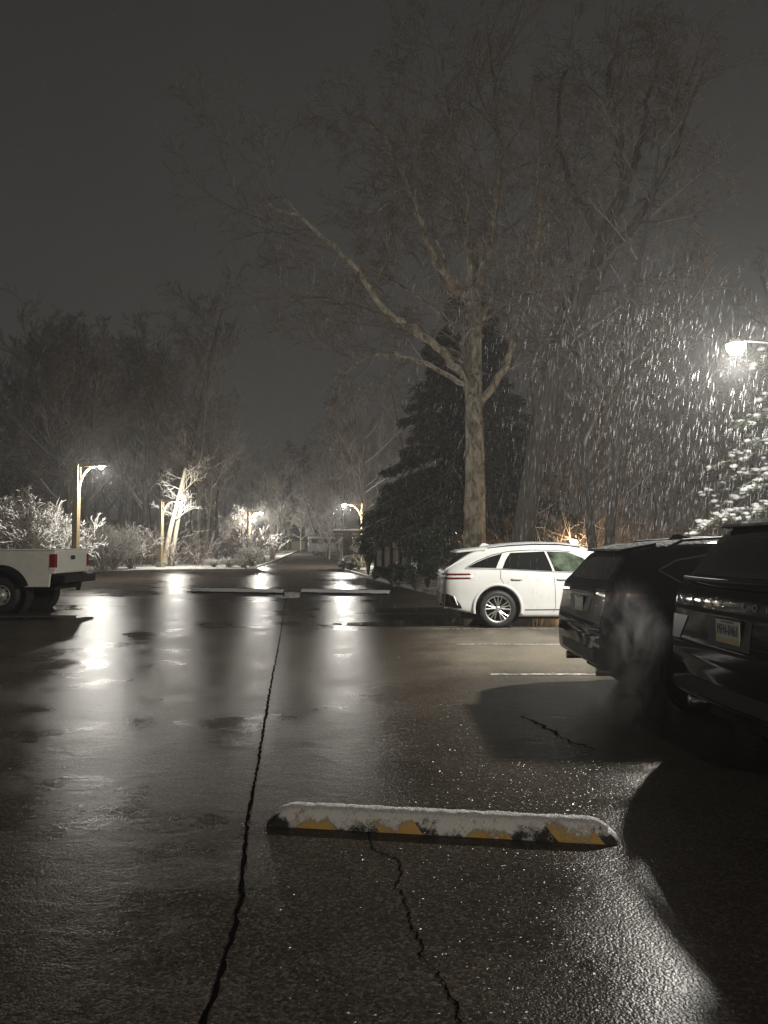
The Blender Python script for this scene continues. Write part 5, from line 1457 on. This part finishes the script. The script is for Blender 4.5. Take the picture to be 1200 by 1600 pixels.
# snow-laden small trees by the far lamps
sn = None
for i, (px, Y, s, lb) in enumerate(((393, 95, 1.0, 'snow laden small tree under the farther lamp left of the road'), (376, 88, .9, 'snow laden sapling left of the farther lamp'), (350, 80, .8, 'snow laden sapling between the lit trunks and the farther lamp'), (432, 96, 1.0, 'snowy small tree left of the plain far post'), (470, 97, 1.0, 'snowy small tree right of the plain far post'), (482, 99, .85, 'snowy small tree beside the far van'), (515, 72, .8, 'snow laden small tree left of the gate pillar'))):
    q = P(px, 870, Y)
    if sn is None:
        tr, cr = bare_tree(44, 5.2, .10, 13, dict(PRM, n=[0, 6, 5, 3], rmin=.024), 1.1, .25); o = sn = tree_thing('snowy_tree', tr, cr, (0, 0, 0), lb, None, 'pale_bark', 'twig_snow')
    else: o = copy_tree(sn)
    o.location = (q.x, Y, gz(Y)); o.scale = (s,) * 3; o.rotation_euler = (0, 0, i * 1.9); tag(o, lb, 'tree', 'snow laden small trees by the road')
# leafy evergreens
def leafy(seed, rx, ry, rz, n, L=.10, w=.05, lumps=14, snow=0, droop=0.0):
    rng = random.Random(seed); st, cr, sn_ = MB(), MB(), MB()
    cs = []
    for k in range(lumps):
        az = rng.uniform(0, 6.283); el = rng.uniform(-.4, 1.3); f = rng.uniform(.4, .85)
        cs.append((Vector((rx * f * math.cos(az) * math.cos(el), ry * f * math.sin(az) * math.cos(el), rz + rz * f * math.sin(el) * .95)), rng.uniform(.28, .48) * min(rx, rz)))
    for c, r in cs:
        st.tube([Vector((0, 0, 0)), Vector((c.x * .3, c.y * .3, c.z * .6)), c], [.05, .035, .015], 5, 0, False)
    for k in range(n):
        c, r = cs[rng.randrange(lumps)]
        v = Vector((rng.gauss(0, 1), rng.gauss(0, 1), rng.gauss(0, 1))).normalized(); p = c + v * r * rng.random() ** .4 * Vector((1.15, 1.15, .9)).length / 1.85
        if p.z < .03: continue
        d = (v + Vector((rng.gauss(0, .6), rng.gauss(0, .6), rng.gauss(0, .5) - droop))).normalized()
        cr.leaf(p, d, Vector((rng.gauss(0, .5), rng.gauss(0, .5), 1)), L * rng.uniform(.7, 1.3), w * rng.uniform(.7, 1.3))
        if snow and rng.random() < snow and v.z > -.1:
            sn_.blob(p + Vector((0, 0, .02)), rng.uniform(.025, .07), rng, (1.3, 1.3, .7))
    return st, cr, sn_
def leafy_thing(name, seed, loc, dims, n, label, ml='hedge', snow=0, group=None, L=.10, w=.05, lumps=14, droop=0.0):
    st, cr, sn_ = leafy(seed, *dims, n, L, w, lumps, snow, droop)
    root = empty(name, loc); tag(root, label, 'shrub', group)
    st.build('stems', M['bark_dark'], root); cr.build('foliage', M[ml], root)
    if sn_.v: sn_.build('snow_clumps', M['snow'], root, smooth=True)
    return root
q = P(668, 900, 27); leafy_thing('evergreen_shrub', 11, (q.x, 27.2, .1), (1.15, 1.0, 1.05), 9000, 'tall dark rounded evergreen shrub behind the tail of the white SUV', lumps=22)
q = P(655, 912, 25.6); leafy_thing('evergreen_shrub', 12, (q.x - .1, 25.8, .1), (1.3, .8, .5), 5000, 'low dark evergreen shrub at the kerb, before the tall rounded one', lumps=16)
q = P(612, 905, 31); leafy_thing('low_hedge', 13, (q.x, 31.3, .05), (1.5, .9, .38), 5000, 'low dark hedge mound along the kerb before the board fence', lumps=16)
q = P(575, 900, 39); leafy_thing('clipped_evergreen', 14, (q.x, 39.3, gz(39)), (.55, .55, 1.15), 5000, 'narrow dark clipped evergreen at the left end of the board fence', lumps=16)
q = P(547, 890, 47); leafy_thing('snowy_shrub', 15, (q.x, 47.3, gz(47)), (.75, .6, .5), 2600, 'small rounded snow white shrub at the foot of the gate pillar', 'laurel', .5, L=.12)
q = P(556, 870, 50); leafy_thing('snowy_shrub', 16, (q.x + .1, 51, gz(50)), (.7, .6, 1.1), 2400, 'upright snowy evergreen pressed against the gate pillar', 'laurel', .45, L=.12)
# broad-leaved evergreen by the main lamp
def snowy_evergreen():
    rng = random.Random(17); st, cr, sn_ = MB(), MB(), MB()
    base = Vector((9.5, 16.2, 0)); root = empty('snowy_evergreen', base); tag(root, 'green evergreen with layered boughs heaped with snow, right of the bright lamp', 'tree')
    st.tube([Vector((0, 0, -.1)), Vector((.1, 0, 2.5)), Vector((.05, .1, 6.4))], [.16, .12, .03], 8)
    for b in range(64):
        t = (b + rng.random()) / 64; h = .5 + 6.6 * t; az = b * 2.399 + rng.uniform(-.3, .3)
        side = Vector((math.cos(az), math.sin(az), 0)); lat = Vector((-side.y, side.x, 0))
        Rl = (2.75 * (1 - t) ** .6 + .35) * rng.uniform(.75, 1.1)
        pts = [Vector((side.x * Rl * s, side.y * Rl * s, h + Rl * (.28 * s - .45 * s * s))) for s in (0, .2, .4, .6, .8, 1.0)]
        st.tube(pts, [.04, .034, .028, .02, .014, .008], 5, 0, False)
        for c in range(int(60 * Rl / 2.5)):
            s = .25 + .75 * rng.random(); f = s * 5; i = min(int(f), 4); p = pts[i].lerp(pts[i + 1], f - i)
            wv = rng.gauss(0, .26) * (.6 + Rl * .25); p = p + lat * wv + Vector((0, 0, rng.gauss(0, .06) - abs(wv) * .15))
            for _ in range(6):
                d = (side * rng.uniform(.1, 1) + lat * rng.gauss(0, .8) + Vector((0, 0, rng.uniform(-.6, .5)))).normalized()
                cr.leaf(p, d, Vector((rng.gauss(0, .5), rng.gauss(0, .5), 1)), rng.uniform(.07, .14), rng.uniform(.03, .05))
            if rng.random() < .95 - 1.0 * t: sn_.blob(p + Vector((0, 0, .03)), rng.uniform(.02, .075), rng, (1.4, 1.4, .75))
    st.build('trunk', M['bark_dark'], root); cr.build('foliage', M['laurel'], root); sn_.build('snow_clumps', M['snow'], root, smooth=True)
snowy_evergreen()

# --- undergrowth: thickets of thin stems and withered leaves that read as one mass
def thicket(name, label, region, n, hmax, leafp, seed, mt='twig', ml='brown_leaf', thin=.009):
    rng = random.Random(seed); mb = MB()
    for k in range(n):
        x, y = region(rng)
        z = gz(y); p = Vector((x, y, z))
        h = hmax * rng.uniform(.3, 1.0)
        for s in range(3):
            d = Vector((rng.gauss(0, .35), rng.gauss(0, .35), 1)).normalized()
            q, _ = limb(rng, p, d, h * rng.uniform(.6, 1), 4, .16, .0)
            mb.tube(q, [thin * 1.6, thin * 1.3, thin, thin * .8, thin * .6], 3, 0, False)
            for b in range(4):
                i = rng.randrange(1, 4); d2 = (Vector((rng.gauss(0, 1), rng.gauss(0, 1), rng.gauss(.3, .6)))).normalized()
                q2, _ = limb(rng, q[i], d2, h * .32, 2, .2, 0); mb.tube(q2, [thin, thin * .8, thin * .6], 3, 0, False)
                if rng.random() < leafp:
                    for _ in range(3):
                        t = rng.random(); pp_ = q2[0].lerp(q2[2], t); mb.leaf(pp_, Vector((rng.gauss(0, 1), rng.gauss(0, 1), rng.gauss(-.4, .7))).normalized(), Vector((0, 0, 1)), .11, .06, 1)
    o = mb.build(name, [M[mt], M[ml]]); tag(o, label, 'undergrowth', None, 'stuff')
thicket('brown_undergrowth', 'tangled brown undergrowth in the wood behind the parked cars', lambda r: (lambda Y: (P(r.uniform(700, 1330), 860, Y).x, Y))(r.uniform(31, 50)), 1300, 4.6, .6, 71, 'brush')
thicket('dark_undergrowth', 'thin tangled undergrowth under the left hand wood', lambda r: (lambda Y: (P(r.uniform(-60, 335), 860, Y).x, Y))(r.uniform(56, 84)), 900, 4.5, .12, 72, 'twig', thin=.013)
thicket('dark_undergrowth', 'snow dusted brush beyond the gate pillar, both sides of the far road', lambda r: (lambda Y: (P(r.choice((r.uniform(330, 430), r.uniform(530, 740))), 860, Y).x, Y))(r.uniform(64, 110)), 500, 4.0, .1, 73, 'twig', thin=.016)

# ------------------------------------------------------------------ falling snow
def falling_snow():
    rng = random.Random(99); mb = MB()
    def flake(p, L, w):
        d = Vector((.17 + rng.gauss(0, .05), rng.gauss(0, .06), 1)).normalized(); a = d.cross(Vector((0, 1, .1))).normalized(); b = d.cross(a)
        mb.add([p - d * L * .5, p + a * w * .5, p + b * w * .5, p - a * w * .5, p - b * w * .5, p + d * L * .5],
               [(0, 2, 1), (0, 3, 2), (0, 4, 3), (0, 1, 4), (5, 1, 2), (5, 2, 3), (5, 3, 4), (5, 4, 1)])
    def field(c, rx, ry, rz, n, L, w):
        k = 0
        while k < n:
            v = Vector((rng.uniform(-1, 1), rng.uniform(-1, 1), rng.uniform(-1, 1)))
            if v.length > 1: continue
            p = Vector((c[0] + v.x * rx, c[1] + v.y * ry, c[2] + v.z * rz))
            if p.z < gz(p.y) + .05 or p.y < 5.5: continue
            if min((p - q).length for q in (lm, l1, l2, l3, l4)) < .55: continue
            k += 1
            flake(p, L * rng.uniform(.5, 1.25), w * rng.uniform(.6, 1.2))
    for k in range(9500):
        p = Vector((lm.x + .9 + rng.gauss(0, 2.3), lm.y + 2.2 + rng.gauss(0, 3.6), rng.uniform(.1, 1) ** .8 * 5.6 + rng.gauss(0, .4)))
        if p.y < 6.5 or p.z < .05 or (p - lm).length < .55: continue
        flake(p, rng.uniform(.07, .19), rng.uniform(.0013, .0032))
    for k in range(2600):
        p = Vector((rng.gauss(3.0, 4.0), rng.gauss(18, 5.0), rng.uniform(.1, 9)))
        if p.y < 8: continue
        flake(p, rng.uniform(.06, .15), rng.uniform(.0016, .004))
    field((l1.x + .5, l1.y, l1.z - 2.2), 3.6, 3.6, 3.2, 1000, .045, .016)
    for l in (l4, l2, l3): field((l.x, l.y, l.z - 1.8), 3.5, 3.5, 3.2, 450, .05, .022)
    field((-6, 30, 4), 14, 16, 5, 1200, .045, .01)
    o = mb.build('falling_snow', M['flake']); tag(o, 'wet snow falling through the lamp light', 'snow', None, 'stuff')
falling_snow()

# ------------------------------------------------------------------ exhaust steam between the two black cars
def exhaust():
    m = bpy.data.materials.new('exhaust steam'); m.use_nodes = True
    nt_ = m.node_tree; nt_.nodes.remove(nt_.nodes['Principled BSDF'])
    out = nt_.nodes['Material Output']
    pv = nt_.nodes.new('ShaderNodeVolumePrincipled'); pv.inputs['Color'].default_value = (.9, .9, .9, 1)
    tcn = nt_.nodes.new('ShaderNodeTexCoord')
    mq = nt_.nodes.new('ShaderNodeMapping'); mq.inputs['Scale'].default_value = (1, 1, .55); nt_.links.new(tcn.outputs['Object'], mq.inputs[0])
    n1 = noise(m, 4.2, 5, 0.65, mq.outputs[0], 1.2)
    gr = nt_.nodes.new('ShaderNodeTexGradient'); gr.gradient_type = 'SPHERICAL'
    mp = nt_.nodes.new('ShaderNodeMapping'); mp.inputs['Scale'].default_value = (2.4, 2.4, 1.3)
    nt_.links.new(tcn.outputs['Object'], mp.inputs[0]); nt_.links.new(mp.outputs[0], gr.inputs[0])
    f = math_(m, 'MULTIPLY', math_(m, 'POWER', gr.outputs['Fac'], 1.5), ramp(m, n1, [(0.45, 0.0), (0.64, 1.0)]))
    d = math_(m, 'MULTIPLY', f, 7.5)
    nt_.links.new(d, pv.inputs['Density']); nt_.links.new(pv.outputs[0], out.inputs['Volume'])
    mb = MB(); mb.lathe([(0.001, -.60), (.3, -.58), (.46, -.4), (.5, 0), (.42, .45), (.25, .72), (0.001, .78)], 20, 'Z')
    o = mb.build('exhaust_steam', m); o.location = (2.05, 6.3, .55)
    tag(o, 'pale exhaust steam curling up between the two black cars', 'steam', None, 'stuff')
exhaust()

# ------------------------------------------------------------------ snowy night air
hz = bpy.data.materials.new('snowy haze'); hz.use_nodes = True
ntz = hz.node_tree; ntz.nodes.remove(ntz.nodes['Principled BSDF'])
pv = ntz.nodes.new('ShaderNodeVolumePrincipled'); pv.inputs['Color'].default_value = (.92, .91, .9, 1); pv.inputs['Density'].default_value = HAZE_DENSITY; pv.inputs['Anisotropy'].default_value = 0.35
ntz.links.new(pv.outputs[0], ntz.nodes['Material Output'].inputs['Volume'])
mb = MB(); mb.box((0, 185, 19.5), (640, 460, 42)); hb = mb.build('haze', hz); hb['kind'] = 'stuff'; hb['label'] = 'thin snowy haze filling the night air'
